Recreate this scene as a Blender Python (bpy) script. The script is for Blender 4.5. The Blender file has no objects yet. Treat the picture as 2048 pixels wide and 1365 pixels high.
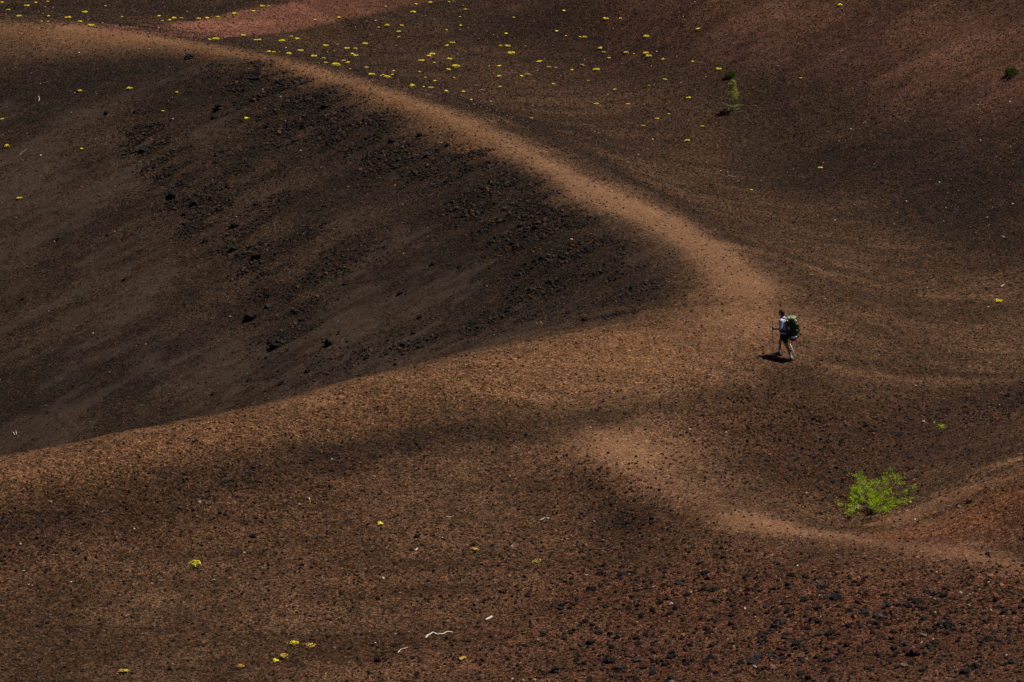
import bpy, bmesh, math, random
import numpy as np
from mathutils import Vector, Matrix, Euler

SC = bpy.context.scene
R = math.radians
rng = np.random.default_rng(7)
random.seed(7)

# ------------------------------------------------------------------ camera, sky, sun, exposure
CAM = np.array([0.0, 0.0, 31.0]); PITCH = R(18.0); F = 5700.0      # F in photo pixels (2048 wide)
cd = bpy.data.cameras.new('camera'); cam = bpy.data.objects.new('camera', cd); SC.collection.objects.link(cam)
cam.location = CAM; cam.rotation_euler = (math.pi/2 - PITCH, 0, 0)
cd.sensor_width = 36; cd.lens = F/2048*36; cd.clip_start = 0.5; cd.clip_end = 3000
SC.camera = cam
SUN_EL, SUN_AZ = R(65), R(74)          # azimuth clockwise from +Y (away from the camera)
W = bpy.data.worlds.new('World'); SC.world = W; W.use_nodes = True
nt = W.node_tree; bg = nt.nodes['Background']
sky = nt.nodes.new('ShaderNodeTexSky'); sky.sky_type = 'NISHITA'; sky.sun_disc = False
sky.sun_elevation = SUN_EL; sky.sun_rotation = SUN_AZ; sky.altitude = 2000
nt.links.new(sky.outputs[0], bg.inputs[0]); bg.inputs[1].default_value = 0.038
sl = bpy.data.lights.new('sun', 'SUN'); so = bpy.data.objects.new('sun', sl); SC.collection.objects.link(so)
sl.energy = 5.0; sl.angle = R(0.5); sl.color = (1.0, 0.91, 0.785)
SDIR = Vector((math.cos(SUN_EL)*math.sin(SUN_AZ), math.cos(SUN_EL)*math.cos(SUN_AZ), math.sin(SUN_EL)))
so.rotation_euler = SDIR.to_track_quat('Z', 'Y').to_euler(); so.location = (60, 60, 120)
SC.view_settings.view_transform = 'Standard'; SC.view_settings.look = 'None'
SC.view_settings.exposure = 0.0; SC.view_settings.gamma = 1.0; SC.view_settings.use_curve_mapping = False

# ------------------------------------------------------------------ small helpers
COL = SC.collection
def tag(o, label=None, cat=None, group=None, kind=None):
    if label: o['label'] = label
    if cat: o['category'] = cat
    if group: o['group'] = group
    if kind: o['kind'] = kind
    return o
def link(o, parent=None):
    COL.objects.link(o)
    if parent: o.parent = parent
    return o
def empty(name, loc, rz=0.0, rot=None, s=1.0):
    o = bpy.data.objects.new(name, None); COL.objects.link(o); o.location = loc
    o.rotation_euler = rot if rot else (0, 0, rz); o.scale = (s, s, s); o.empty_display_size = .2
    return o
def mesh(name, V, Fs, mats=None, smooth=False, mi=None):
    me = bpy.data.meshes.new(name); me.from_pydata([tuple(v) for v in V], [], [tuple(f) for f in Fs])
    for m in (mats or []): me.materials.append(m)
    if smooth: me.polygons.foreach_set('use_smooth', [True]*len(me.polygons))
    if mi is not None: me.polygons.foreach_set('material_index', mi)
    me.update(); return me
class MB:
    def __init__(s): s.V = []; s.F = []; s.M = []
    def add(s, V, Fs, m=0):
        o = len(s.V); s.V += [tuple(v) for v in V]; s.F += [tuple(i+o for i in f) for f in Fs]; s.M += [m]*len(Fs)
    def tube(s, pts, rad, n=6, m=0, flat=1.0):
        pts = [Vector(p) for p in pts]; rad = rad if hasattr(rad, '__len__') else [rad]*len(pts)
        V = []; 
        for i, p in enumerate(pts):
            d = (pts[min(i+1, len(pts)-1)] - pts[max(i-1, 0)]).normalized()
            a = d.cross(Vector((0, 0, 1)));  a = a if a.length > 1e-3 else d.cross(Vector((1, 0, 0)))
            a.normalize(); b = a.cross(d)
            for k in range(n):
                t = 2*math.pi*k/n; V.append(p + (a*math.cos(t) + b*math.sin(t)*flat)*rad[i])
        Fs = [(i*n+k, i*n+(k+1) % n, (i+1)*n+(k+1) % n, (i+1)*n+k) for i in range(len(pts)-1) for k in range(n)]
        Fs += [tuple(range(n))[::-1], tuple((len(pts)-1)*n+k for k in range(n))]
        s.add(V, Fs, m)
    def capsule(s, a, b, ra, rb, n=14, sx=1.0, fr=None, m=0):
        """tapered capsule; fr=(vx,vy) optional frame vectors with widths"""
        a, b = Vector(a), Vector(b); d = b-a; L = d.length
        d = d.normalized() if L > 1e-6 else Vector((0, 0, 1))
        u = fr[0].normalized() if fr else (d.cross(Vector((0, 1, 0))) if abs(d.y) < .9 else d.cross(Vector((1, 0, 0)))).normalized()
        u = (u - d*u.dot(d)).normalized(); v = d.cross(u)
        V = []; rings = []
        for j in range(1, 5):
            t = math.pi/2*(1-j/4.0); rings.append((a - d*ra*math.sin(t), ra*math.cos(t)))
        for j in range(0, 4):
            t = math.pi/2*(j/4.0); rings.append((b + d*rb*math.sin(t), rb*math.cos(t)))
        for c, r in rings:
            for k in range(n):
                q = 2*math.pi*k/n; V.append(c + u*math.cos(q)*r*sx + v*math.sin(q)*r)
        V += [a-d*ra, b+d*rb]; nr = len(rings)
        Fs = [(i*n+k, i*n+(k+1) % n, (i+1)*n+(k+1) % n, (i+1)*n+k) for i in range(nr-1) for k in range(n)]
        Fs += [(nr*n, (k+1) % n, k) for k in range(n)] + [(nr*n+1, (nr-1)*n+k, (nr-1)*n+(k+1) % n) for k in range(n)]
        s.add(V, Fs, m)
    def box(s, c, h, rot=None, m=0):
        c = Vector(c); rot = rot or Matrix.Identity(3)
        V = [c + rot @ Vector((x*h[0], y*h[1], z*h[2])) for x in (-1, 1) for y in (-1, 1) for z in (-1, 1)]
        s.add(V, [(0,1,3,2),(4,6,7,5),(0,4,5,1),(2,3,7,6),(0,2,6,4),(1,5,7,3)], m)
    def build(s, name, mats, parent=None, smooth=False):
        mats = mats if isinstance(mats, (list, tuple)) else [mats]
        return link(bpy.data.objects.new(name, mesh(name, s.V, s.F, mats, smooth, s.M)), parent)
    def solid(s, name, mat, parent=None, voxel=.008, it=3):
        """union of the collected pieces as one continuous surface"""
        me = mesh(name+'_src', s.V, s.F, [mat]); o = bpy.data.objects.new(name+'_src', me); COL.objects.link(o)
        m = o.modifiers.new('r', 'REMESH'); m.mode = 'VOXEL'; m.voxel_size = voxel; m.use_smooth_shade = True
        m2 = o.modifiers.new('s', 'SMOOTH'); m2.factor = .5; m2.iterations = it
        dg = bpy.context.evaluated_depsgraph_get(); ev = o.evaluated_get(dg)
        res = bpy.data.meshes.new_from_object(ev); res.name = name
        bpy.data.objects.remove(o); bpy.data.meshes.remove(me)
        if not res.materials: res.materials.append(mat)
        res.polygons.foreach_set('use_smooth', [True]*len(res.polygons))
        return link(bpy.data.objects.new(name, res), parent)

# ------------------------------------------------------------------ noise in numpy
def vnoise(x, y, seed=0):
    r = np.random.default_rng(1000+seed); T = r.random((256, 256))
    xi = np.floor(x).astype(np.int64); yi = np.floor(y).astype(np.int64); fx = x-xi; fy = y-yi
    fx = fx*fx*fx*(fx*(fx*6-15)+10); fy = fy*fy*fy*(fy*(fy*6-15)+10)
    a = T[xi & 255, yi & 255]; b = T[(xi+1) & 255, yi & 255]; c = T[xi & 255, (yi+1) & 255]; d = T[(xi+1) & 255, (yi+1) & 255]
    return (a*(1-fx)+b*fx)*(1-fy) + (c*(1-fx)+d*fx)*fy
def fbm(x, y, s, oct=4, seed=0, rot=0.0, ax=1.0, ay=1.0, gain=.5):
    c, sn = math.cos(rot), math.sin(rot); u = (x*c+y*sn)*ax/s; v = (-x*sn+y*c)*ay/s
    t = 0; a = 1; tot = 0
    for k in range(oct):
        t = t + a*vnoise(u*2**k+17.3*k, v*2**k-9.1*k, seed*7+k); tot += a; a *= gain
    return t/tot
def sstep(a, b, x):
    t = np.clip((x-a)/(b-a), 0, 1); return t*t*(3-2*t)

# ------------------------------------------------------------------ terrain shape: survey points -> smooth surface
def ray(u, v):
    dx = (u-1024)/F; dy = -(v-682.5)/F; cp, sp = math.cos(PITCH), math.sin(PITCH)
    return np.array([dx, cp+dy*sp, -sp+dy*cp])
def on_z(u, v, z):
    d = ray(u, v); t = (z-CAM[2])/d[2]; p = CAM+d*t; return (p[0], p[1], z)
PX = [ # (u, v, height)
 # saddle where the hiker walks
 (1565,715,0),(1700,640,-.15),(1450,690,.2),(1560,620,.25),(1300,750,.2),(1650,800,-.5),(1500,800,-.25),
 # far rim crest
 (1500,560,.5),(1350,480,.9),(1200,400,1.2),(1100,335,1.35),(1000,280,1.5),(850,220,1.7),(700,170,1.8),(550,130,1.9),(400,100,2.0),(250,75,2.0),(100,60,2.0),(-150,55,2.0),
 # moat behind the far rim
 (1530,470,-.1),(1400,330,-.9),(1600,330,-1.2),(1800,450,-1.3),(1300,250,-.9),(1330,380,-.1),(1000,225,.1),(1100,170,-.8),(900,110,-.5),(1000,120,-.6),(1200,150,-.9),(700,70,-.3),(780,155,.3),(550,95,.6),
 (100,20,.5),(250,30,.3),(-150,15,.5),(400,62,.5),(500,40,.7),(600,15,1.2),(700,0,1.2),(850,20,.0),(450,8,.2),
 # outer slope, top right
 (1200,60,.2),(1200,0,1.3),(1400,0,2.4),(1400,150,.3),(1600,0,3.0),(1600,150,1.0),(1600,250,-.2),(1800,0,3.8),(1800,150,1.8),(1800,300,.1),(2048,0,4.8),(2048,150,2.8),(2048,300,.9),(2048,450,-.5),
 (2048,600,-1.3),(1850,600,-1.2),(2048,760,-1.3),(1800,760,-1.0),
 # right rocky flank, hollow with the bush
 (1750,900,-.9),(1850,820,-.9),(2048,880,.5),(2048,1000,.5),(2048,1085,-.1),(1900,980,-.1),(1735,1020,-1.0),(1700,1060,-1.05),(1850,1050,-.55),(1550,950,-.8),(1450,900,-.7),
 # foreground crest path
 (1200,890,-.35),(1350,985,-.4),(1440,1035,-.4),(1560,1060,-.45),(1700,1077,-.5),(1850,1087,-.25),(2048,1130,.3),
 # foreground slope, right
 (1300,1070,-1.0),(1500,1200,-.7),(1500,1365,-.5),(1800,1200,.0),(1800,1365,.4),(2048,1240,.5),(2048,1365,.9),(1350,1200,-1.0),(1250,1365,-1.0),
 # near rim, flank and plain
 (1400,600,.3),(1200,655,.35),(1050,685,.45),(900,716,.55),(700,762,.7),(500,815,.8),(250,863,.9),(0,912,1.0),(-150,940,1.0),
 (0,980,.85),(0,1060,.2),(0,1150,-.44),(0,1365,-1.1),(250,930,.8),(250,1000,.2),(250,1080,-.4),(500,880,.7),(500,960,.07),(500,1030,-.5),(500,1200,-1.1),(500,1365,-1.5),
 (900,780,.5),(900,870,-.0),(900,950,-.5),(900,1050,-.85),(900,1200,-1.2),(900,1365,-1.4),(1200,760,.15),(1200,840,-.2),(1200,1000,-.95),(1150,1200,-1.2),(700,840,.4),(700,920,-.15),
 (1350,690,.3),(1200,705,.35),(1050,735,.45),
]
P = [on_z(*p) for p in PX]
rimA = [on_z(u, v, z) for u, v, z in [(1350,480,.9),(1200,400,1.2),(1100,335,1.35),(1000,280,1.5),(850,220,1.7),(700,170,1.8),(550,130,1.9),(400,100,2.0),(250,75,2.0),(100,60,2.0)]]
nrm = [(-.85,-.5)]*3+[(-.83,-.56)]*2+[(-.8,-.6)]*2+[(-.7,-.7)]+[(-.55,-.83)]*2
for k, ((x, y, z), (nx, ny)) in enumerate(zip(rimA, nrm)):
    if k == 0: prof = [(3, -.55), (7, -1.9)]
    elif k == 1: prof = [(3, -.75), (8, -2.7), (13, -4.6)]
    else: prof = [(3, -.8), (8, -2.7), (15, -5.5), (21, -7.8)]
    for d, dz in prof: P.append((x+nx*d, y+ny*d, z+dz))
for (u, v, z), d1, d2 in [((1200,655,.35),-.5,-1.6),((1050,685,.45),-.9,-2.6),((900,716,.55),-1.4,-3.5),((700,762,.7),-1.5,-3.8),((500,815,.8),-1.6,-4.0),((250,863,.9),-1.7,-4.2),((0,912,1.),-1.7,-4.3)]:
    x, y, _ = on_z(u, v, z); P.append((x-.55*3, y+.83*3, z+d1)); P.append((x-.55*6.5, y+.83*6.5, z+d2))
P += [(-26,100,-10.5),(-33,110,-10.8),(-22,91,-8),(-36,95,-9.5),(-42,118,-8),(-45,80,.5),(-40,73,.8),(-60,110,2),(-50,140,2),(-30,75,-.5),
 (0,55,1.5),(-25,55,1),(25,55,3),(0,40,8.5),(-30,40,8),(30,40,9),(0,22,17),(0,6,26),(-25,20,16),(25,20,17),(0,0,29),
 (30,80,3),(35,100,4),(35,120,8),(35,140,12),(25,165,11),(0,175,7),(-30,170,4),(-55,165,4),(0,190,10),(50,60,8),(-55,60,2)]
P = np.array(P, float)
def tps_fit(P, lam):
    n = len(P); X = P[:, :2]/50
    d = np.linalg.norm(X[:, None]-X[None], axis=2); K = np.where(d > 0, d*d*np.log(d+1e-12), 0)
    A = np.zeros((n+3, n+3)); A[:n, :n] = K+lam*np.eye(n); A[:n, n] = 1; A[:n, n+1:] = X; A[n, :n] = 1; A[n+1:, :n] = X.T
    return X, np.linalg.solve(A, np.r_[P[:, 2], 0, 0, 0])
TX, TW = tps_fit(P, 2e-4)
def tps(x, y):
    x = x/50; y = y/50; z = TW[len(TX)] + TW[len(TX)+1]*x + TW[len(TX)+2]*y
    for (a, b), w in zip(TX, TW[:len(TX)]):
        r2 = (x-a)**2+(y-b)**2; z = z + w*.5*r2*np.log(r2+1e-18)
    return z
# coarse smooth surface on a regular lattice, then bilinear/cubic sampling through the render grid
def axis(segs):
    out = []
    for a, b, s0, s1 in segs:
        x = a
        while x < b-1e-6: out.append(x); x += s0+(s1-s0)*(x-a)/(b-a)
    out.append(segs[-1][1]); return np.array(out)
gx = axis([(-900,-150,60,60),(-150,-34,10,.5),(-34,-26,.3,.11),(-26,26,.1,.1),(26,34,.11,.5),(34,150,.6,10),(150,900,60,60)])
gy = axis([(-600,0,60,10),(0,58,3,.3),(58,66,.15,.085),(66,110,.085,.12),(110,160,.12,.17),(160,200,.2,4),(200,900,6,80)])
GX, GY = np.meshgrid(gx, gy)
cx = np.arange(-160, 161, 1.0); cy = np.arange(-40, 241, 1.0); CX, CY = np.meshgrid(cx, cy)
CZ = tps(CX, CY)
def cubic_sample(x, y):
    fx = np.clip((x+160)/1.0, 1, len(cx)-3.001); fy = np.clip((y+40)/1.0, 1, len(cy)-3.001)
    ix = fx.astype(int); iy = fy.astype(int); tx = fx-ix; ty = fy-iy
    def w(t): return [(-t+2*t*t-t**3)/2, (2-5*t*t+3*t**3)/2, (t+4*t*t-3*t**3)/2, (t**3-t*t)/2]
    wx, wy = w(tx), w(ty); z = 0
    for j in range(4):
        for i in range(4): z = z + wy[j]*wx[i]*CZ[iy-1+j, ix-1+i]
    return z
rad = np.hypot(GX, GY-100)
Z0 = cubic_sample(np.clip(GX, -150, 150), np.clip(GY, -30, 230))
far_z = -2 - .32*np.maximum(rad-110, 0) ; far_z = np.maximum(far_z, -120)
wfar = sstep(90, 170, rad); Z0 = Z0*(1-wfar) + far_z*wfar

def grid_sampler(Z):
    def f(x, y):
        x = np.asarray(x, float); y = np.asarray(y, float)
        i = np.clip(np.searchsorted(gx, x)-1, 0, len(gx)-2); j = np.clip(np.searchsorted(gy, y)-1, 0, len(gy)-2)
        tx = (x-gx[i])/(gx[i+1]-gx[i]); ty = (y-gy[j])/(gy[j+1]-gy[j])
        return (Z[j, i]*(1-tx)+Z[j, i+1]*tx)*(1-ty) + (Z[j+1, i]*(1-tx)+Z[j+1, i+1]*tx)*ty
    return f
H0 = grid_sampler(Z0)
def hit(u, v, H=None):
    """where the line of sight through a photo point meets the ground"""
    H = H or H0; d = ray(u, v); ts = np.arange(55, 260, .1)
    p = CAM[None]+d[None]*ts[:, None]; below = p[:, 2] < H(p[:, 0], p[:, 1]); k = int(np.argmax(below))
    if not below[k]: k = len(ts)-1
    return p[k]
# ------------------------------------------------------------------ ground zones, painted as strokes over the ground (metres)
def stroke(px, width, x=None, y=None, soft=1.0):
    pts = [hit(u, v)[:2] for u, v in px]
    x = GX if x is None else x; y = GY if y is None else y
    best = np.full(x.shape, 1e9)
    if len(pts) == 1: pts = pts*2
    for a, b in zip(pts[:-1], pts[1:]):
        ab = b-a; L = max((ab**2).sum(), 1e-9); t = np.clip(((x-a[0])*ab[0]+(y-a[1])*ab[1])/L, 0, 1)
        best = np.minimum(best, np.hypot(x-a[0]-t*ab[0], y-a[1]-t*ab[1]))
    return np.exp(-(best/width)**2*.7)
# sub-window of the grid where zones matter
JX = (gx > -34) & (gx < 34); JY = (gy > 58) & (gy < 185)
sub = np.ix_(JY, JX); XS, YS = GX[sub], GY[sub]
def S(px, w): return stroke(px, w, XS, YS)
warp = (fbm(XS, YS, 3.0, 4, 3)-.5)
n_big = fbm(XS, YS, 9.0, 4, 5); n_mid = fbm(XS, YS, 2.2, 4, 6); n_fine = fbm(XS, YS, .5, 3, 8)
# long runs of fine ash down the crater wall and the outer slope
fall1 = math.atan2(-.42, -.91)
st1 = .55*fbm(XS, YS, 1.0, 5, 11, rot=fall1, ax=.16, ay=.8, gain=.6)+.45*fbm(XS, YS, 1.0, 5, 13, rot=fall1, ax=.38, ay=1.7, gain=.65); st2 = fbm(XS, YS, 1.0, 4, 12, rot=fall1, ax=.35, ay=2.2)
st1 = np.clip(st1 + .5*(n_mid-.5), 0, 1)
Zs = Z0[sub]
farrim = [(-80,55),(150,62),(300,80),(450,105),(600,135),(750,180),(900,235),(1000,280),(1100,330),(1200,390),(1320,440),(1420,500)]
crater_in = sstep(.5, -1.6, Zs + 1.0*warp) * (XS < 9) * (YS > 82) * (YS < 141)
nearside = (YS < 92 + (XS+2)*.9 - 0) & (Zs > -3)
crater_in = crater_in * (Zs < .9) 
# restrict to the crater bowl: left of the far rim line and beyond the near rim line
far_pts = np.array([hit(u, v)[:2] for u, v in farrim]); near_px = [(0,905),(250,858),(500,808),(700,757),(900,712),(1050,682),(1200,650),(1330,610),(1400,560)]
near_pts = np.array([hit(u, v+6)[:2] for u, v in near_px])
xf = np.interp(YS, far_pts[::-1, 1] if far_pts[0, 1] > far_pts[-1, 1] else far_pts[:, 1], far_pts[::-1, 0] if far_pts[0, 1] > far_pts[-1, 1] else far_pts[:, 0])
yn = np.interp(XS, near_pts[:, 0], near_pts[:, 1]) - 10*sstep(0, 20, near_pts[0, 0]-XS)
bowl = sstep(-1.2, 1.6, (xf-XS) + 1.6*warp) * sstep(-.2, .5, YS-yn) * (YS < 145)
A = {}
A['bowl'] = bowl
A['path'] = np.clip(
    1.0*S([(150,62),(300,80),(450,105),(600,137),(750,183),(900,237),(1000,283),(1100,333),(1200,392),(1320,440),(1420,500),(1490,570)], .80) +
    .5*S([(1200,392),(1320,440),(1420,500),(1490,570),(1500,640)], 1.7) + .42*S([(1500,640),(1400,680),(1250,720)], 2.6) +
    .35*S([(1180,850),(1240,900)], 1.5) + .6*S([(1235,905),(1270,930),(1340,980),(1430,1022),(1530,1050)], .8) + .42*S([(1250,885),(1350,900)], 1.6) +
    .85*S([(1500,1045),(1600,1064),(1700,1076),(1850,1094),(1950,1112),(2070,1140)], .65) +
    .3*S([(1600,718),(1700,745),(1800,757),(1900,762),(2048,758)], .3) + .22*S([(1460,492),(1600,525),(1700,570),(1760,590)], .3) + .3*S([(1850,592),(1950,596),(2060,604)], .3) +
    .12*S([(2048,935),(1950,965),(1850,1000),(1760,1040)], .5) + .5*S([(-80,55),(60,60),(150,62)], 1.2) + .4*S([(-60,103),(120,96),(250,88)], 1.2), 0, 1.3)
A['orange'] = np.clip(.95*S([(-80,55),(100,62),(300,86),(450,112),(600,146),(750,195),(870,245),(960,290)], 1.0) +
    .85*S([(-40,945),(200,900),(450,850),(700,795),(900,760),(1100,732),(1300,700)], 2.2)+.3*S([(1300,700),(1480,620)], 3) + .3*S([(2060,970),(1900,1030),(1800,1055)], .8), 0, 1)
# the red side track: a worn band of red cinder between two edges that climb to the right
def proj_grid(x, y, z):
    cp, sp = math.cos(PITCH), math.sin(PITCH); f = y*cp-(z-31)*sp; up = y*sp+(z-31)*cp; return 1024+F*x/f, 682.5-F*up/f
UU, VV = proj_grid(XS, YS, Zs)
lo = np.interp(UU, [100,250,330,390,480,560,640,700,800,880,1000], [58,70,76,79,74,67,52,39,18,2,-25]); hi = np.interp(UU, [100,250,300,400,460,520,560,620,700], [53,51,50,42,33,18,5,-15,-45])
wob = 10*(n_mid-.5)+6*(n_fine-.5)
spur = sstep(-3, 4, lo-VV+wob)*sstep(-4, 5, VV-hi+wob)*(YS > 138)*(.55+.45*sstep(250, 400, UU))*sstep(130, 260, UU)*(1-.5*sstep(620, 900, UU))
A['ribbon'] = spur
A['red'] = np.clip(1.0*spur +
    .75*S([(1080,0),(1200,15),(1350,40),(1500,70),(1650,60),(1800,80),(2048,60)], 3.5) + .55*S([(1300,110),(1500,90),(1750,130),(2048,180)], 3) + .35*S([(1900,250),(2048,300)], 3) +
    .55*S([(2080,1040),(1980,1072),(1880,1080)], 1.0) + .3*S([(1400,1110),(1700,1110),(2048,1150)], 2.5) + .30*S([(1100,1330),(1500,1250),(2048,1290)], 3.2) + .15*S([(1500,1365),(2048,1365)], 4), 0, 1)
dk = (.85*S([(-40,1065),(120,1040),(300,985),(480,948),(650,912)], .95) + .8*S([(650,915),(850,872),(1050,858),(1200,838)], .75) + .34*S([(1200,838),(1300,822),(1450,800),(1600,765),(1630,720)], .6) +  # dark cinder, with the shade of the near rim's flank painted in
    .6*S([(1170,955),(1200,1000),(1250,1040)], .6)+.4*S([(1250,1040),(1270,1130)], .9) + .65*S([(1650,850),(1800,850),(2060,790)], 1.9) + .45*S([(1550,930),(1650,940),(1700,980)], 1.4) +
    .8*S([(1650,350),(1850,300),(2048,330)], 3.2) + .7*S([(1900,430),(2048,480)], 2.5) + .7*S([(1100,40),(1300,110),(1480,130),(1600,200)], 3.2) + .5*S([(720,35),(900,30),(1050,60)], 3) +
    .55*S([(1440,470),(1330,392),(1200,322),(1080,262),(960,212)], .8) + .6*S([(1480,485),(1560,530),(1640,600)], .8)*.6 + .9*S([(-20,20),(200,5),(420,20)], 2.2)*.7 +  # first stroke paints in the shading along the far rim's outer side
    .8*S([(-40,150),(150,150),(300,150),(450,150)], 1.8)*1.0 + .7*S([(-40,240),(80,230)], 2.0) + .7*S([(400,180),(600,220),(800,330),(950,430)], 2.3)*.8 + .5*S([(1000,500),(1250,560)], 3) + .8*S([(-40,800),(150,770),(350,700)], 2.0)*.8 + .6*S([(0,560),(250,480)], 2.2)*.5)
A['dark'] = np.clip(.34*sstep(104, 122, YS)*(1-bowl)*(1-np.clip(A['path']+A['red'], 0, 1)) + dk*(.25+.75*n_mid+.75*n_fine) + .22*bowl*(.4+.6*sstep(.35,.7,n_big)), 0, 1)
st6 = fbm(XS, YS, 1.0, 3, 19, rot=fall1, ax=.9, ay=5.0); dust_c = (.45+.55*sstep(.36, .56, st6))*bowl*sstep(.475, .60, .72*st1 + .28*st2 + .085*(S([(330,250),(250,300),(380,260)], 3) + S([(60,440),(250,340)], 2.5) + S([(150,830),(400,780),(640,640),(780,560)], 2.2) + S([(300,560),(150,640)], 1.8)+S([(1000,360),(880,400),(760,450)], 1.6)+.8*S([(1000,540),(850,590),(700,640)], 1.6)) - .22*S([(280,250),(340,380),(450,480),(550,600),(600,540)], 2.2) - .18*S([(480,150),(620,210),(760,320),(900,330),(1000,420),(1110,520),(1200,600)], 2.5)-.2*S([(-30,150),(300,140)], 1.5))
st3 = .5*fbm(XS, YS, 1.0, 5, 14, rot=math.atan2(-.35, -.94), ax=.14, ay=.5, gain=.6)+.5*fbm(XS, YS, 1.0, 5, 16, rot=math.atan2(-.35, -.94), ax=.35, ay=1.5, gain=.65)
dust_o = sstep(.46, .62, st3)*np.clip(S([(1080,0),(1350,30),(1650,50),(1850,100),(2048,160)], 4.0)+.5*S([(1900,250),(2048,320)], 2.5), 0, 1)
f0, f1 = hit(2048, 935), hit(1720, 1052); frot = math.atan2(f1[1]-f0[1], f1[0]-f0[0])
st4 = fbm(XS, YS, 1.0, 4, 15, rot=frot, ax=.35, ay=2.4, gain=.6); flank = sstep(.46, .60, st4)*np.clip(.9*S([(2060,925),(1950,965),(1850,1005),(1750,1045)], .9)+.5*S([(2060,985),(1900,1030),(1820,1055)], .8), 0, 1)
A['dust'] = np.clip(dust_c*(1-.9*np.clip(A['path'], 0, 1)) + .32*dust_o , 0, 1)
A['path'] = np.clip(A['path'] + .75*flank, 0, 1.3)
A['bank'] = np.clip(1.1*S([(2090,1020),(2000,1052),(1890,1072),(1800,1072)], .8) + .7*S([(2070,975),(1950,1020)], .9), 0, 1)
st5 = fbm(XS, YS, 1.0, 4, 17, rot=.12, ax=.28, ay=1.1)
A['tone'] = np.clip(.5 + (.5*(n_big-.5) + .5*(n_mid-.5) + .8*(st5-.5) + .4*(st1-.5)*bowl)*(1-.8*np.clip(A['path']+A['orange']*.7, 0, 1)), 0, 1)
rocky = (.9*S([(280,250),(340,380),(390,420),(470,500),(560,560),(590,620),(550,690)], 0.94)*bowl + .9*S([(500,150),(560,240),(620,260)], 1.08)*bowl + 1.0*S([(620,210),(700,280),(760,320),(900,330)], 1.01)*bowl +
    .9*S([(900,330),(1000,420),(1100,480),(1120,530),(1090,570)], 1.30)*bowl + .5*S([(1120,530),(1270,570),(1200,630),(1000,640),(800,700),(650,740)], 1.08)*bowl + .5*S([(430,280),(560,420),(700,520)], 1.44)*bowl)
rocky = rocky + .75*S([(480,135),(640,205),(800,290),(950,370),(1080,440),(1160,500)], 1.1)*bowl
n_clump = fbm(XS, YS, 1.0, 4, 31, rot=fall1, ax=.6, ay=1.5)
A['rocky'] = np.clip(rocky*(.16+1.25*sstep(.44, .62, n_clump)), 0, 1)
stony = (1.0*S([(1250,1360),(1500,1280),(1800,1280),(2060,1290)], 3.0) + .6*S([(1400,1180),(1700,1180),(2060,1180)], 2.0) + .55*S([(1650,850),(1800,860),(2060,800)], 2.0) + .55*S([(1500,880),(1650,960)], 2.0)+.5*S([(1180,960),(1260,1060),(1200,1180)], 1.6) +
    .35*S([(0,1080),(300,1010),(600,960)], 2) + .3*S([(700,1150),(1000,1130),(1150,1200)], 2.5) + .3*S([(800,1340),(1100,1260)], 2))
A['stony'] = np.clip(stony*(.5+.9*n_mid), 0, 1.2)
# fine relief
rel = (n_mid-.5)*.10 + (n_fine-.5)*.045*(1-.6*A['dust']) + (st2-.5)*.10*bowl + (fbm(XS, YS, 1.1, 4, 21)-.5)*.16*A['rocky'] + (fbm(XS, YS, .35, 2, 22)-.5)*.06*np.clip(A['stony']+A['dark'], 0, 1)
rel = rel - .05*sstep(.45, 1.0, A['path'])
rel = rel*(1-.6*np.clip(A['path'], 0, 1)); Z1 = Z0.copy(); Z1[sub] += rel
H = grid_sampler(Z1); D = {k: None for k in A}
def full(a): 
    o = np.zeros(GX.shape); o[sub] = a; return o
FULL = {k: full(v) for k, v in A.items()}; SAMP = {k: grid_sampler(v) for k, v in FULL.items()}

def ghit(u, v): return hit(u, v, H)
def gz(x, y): return float(H(np.array([x]), np.array([y]))[0])
def gnormal(x, y, e=.25):
    return Vector((-(gz(x+e, y)-gz(x-e, y))/(2*e), -(gz(x, y+e)-gz(x, y-e))/(2*e), 1)).normalized()
def pxm(p): return F/np.linalg.norm(np.asarray(p)-CAM)   # photo pixels per metre at p

# ------------------------------------------------------------------ materials
class NT:
    def __init__(s, name):
        s.m = bpy.data.materials.new(name); s.m.use_nodes = True; s.t = s.m.node_tree; s.b = s.t.nodes['Principled BSDF']; s.o = s.t.nodes['Material Output']
    def n(s, typ, **k):
        n = s.t.nodes.new(typ)
        for a, v in k.items():
            if a.startswith('i_'): n.inputs[int(a[2:]) if a[2:].isdigit() else a[2:]].default_value = v
            else: setattr(n, a, v)
        return n
    def l(s, a, b): s.t.links.new(a, b)
    def math(s, op, a, b=None, clamp=False):
        n = s.n('ShaderNodeMath', operation=op, use_clamp=clamp)
        for i, v in enumerate((a, b)):
            if v is None: continue
            if isinstance(v, (int, float)): n.inputs[i].default_value = v
            else: s.l(v, n.inputs[i])
        return n.outputs[0]
    def mix(s, f, a, b, blend='MIX'):
        n = s.n('ShaderNodeMix', data_type='RGBA', blend_type=blend)
        for sock, v in ((n.inputs['Factor'], f), (n.inputs[6], a), (n.inputs[7], b)):
            if isinstance(v, (int, float)): sock.default_value = v
            elif isinstance(v, tuple): sock.default_value = (*v, 1) if len(v) == 3 else v
            else: s.l(v, sock)
        return n.outputs[2]
    def ramp(s, f, stops, interp='LINEAR'):
        n = s.n('ShaderNodeValToRGB'); n.color_ramp.interpolation = interp; e = n.color_ramp.elements
        while len(e) < len(stops): e.new(.5)
        for x, (p, c) in zip(e, stops): x.position = p; x.color = (*c, 1) if hasattr(c, '__len__') else (c, c, c, 1)
        s.l(f, n.inputs[0]); return n.outputs[0]
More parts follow.
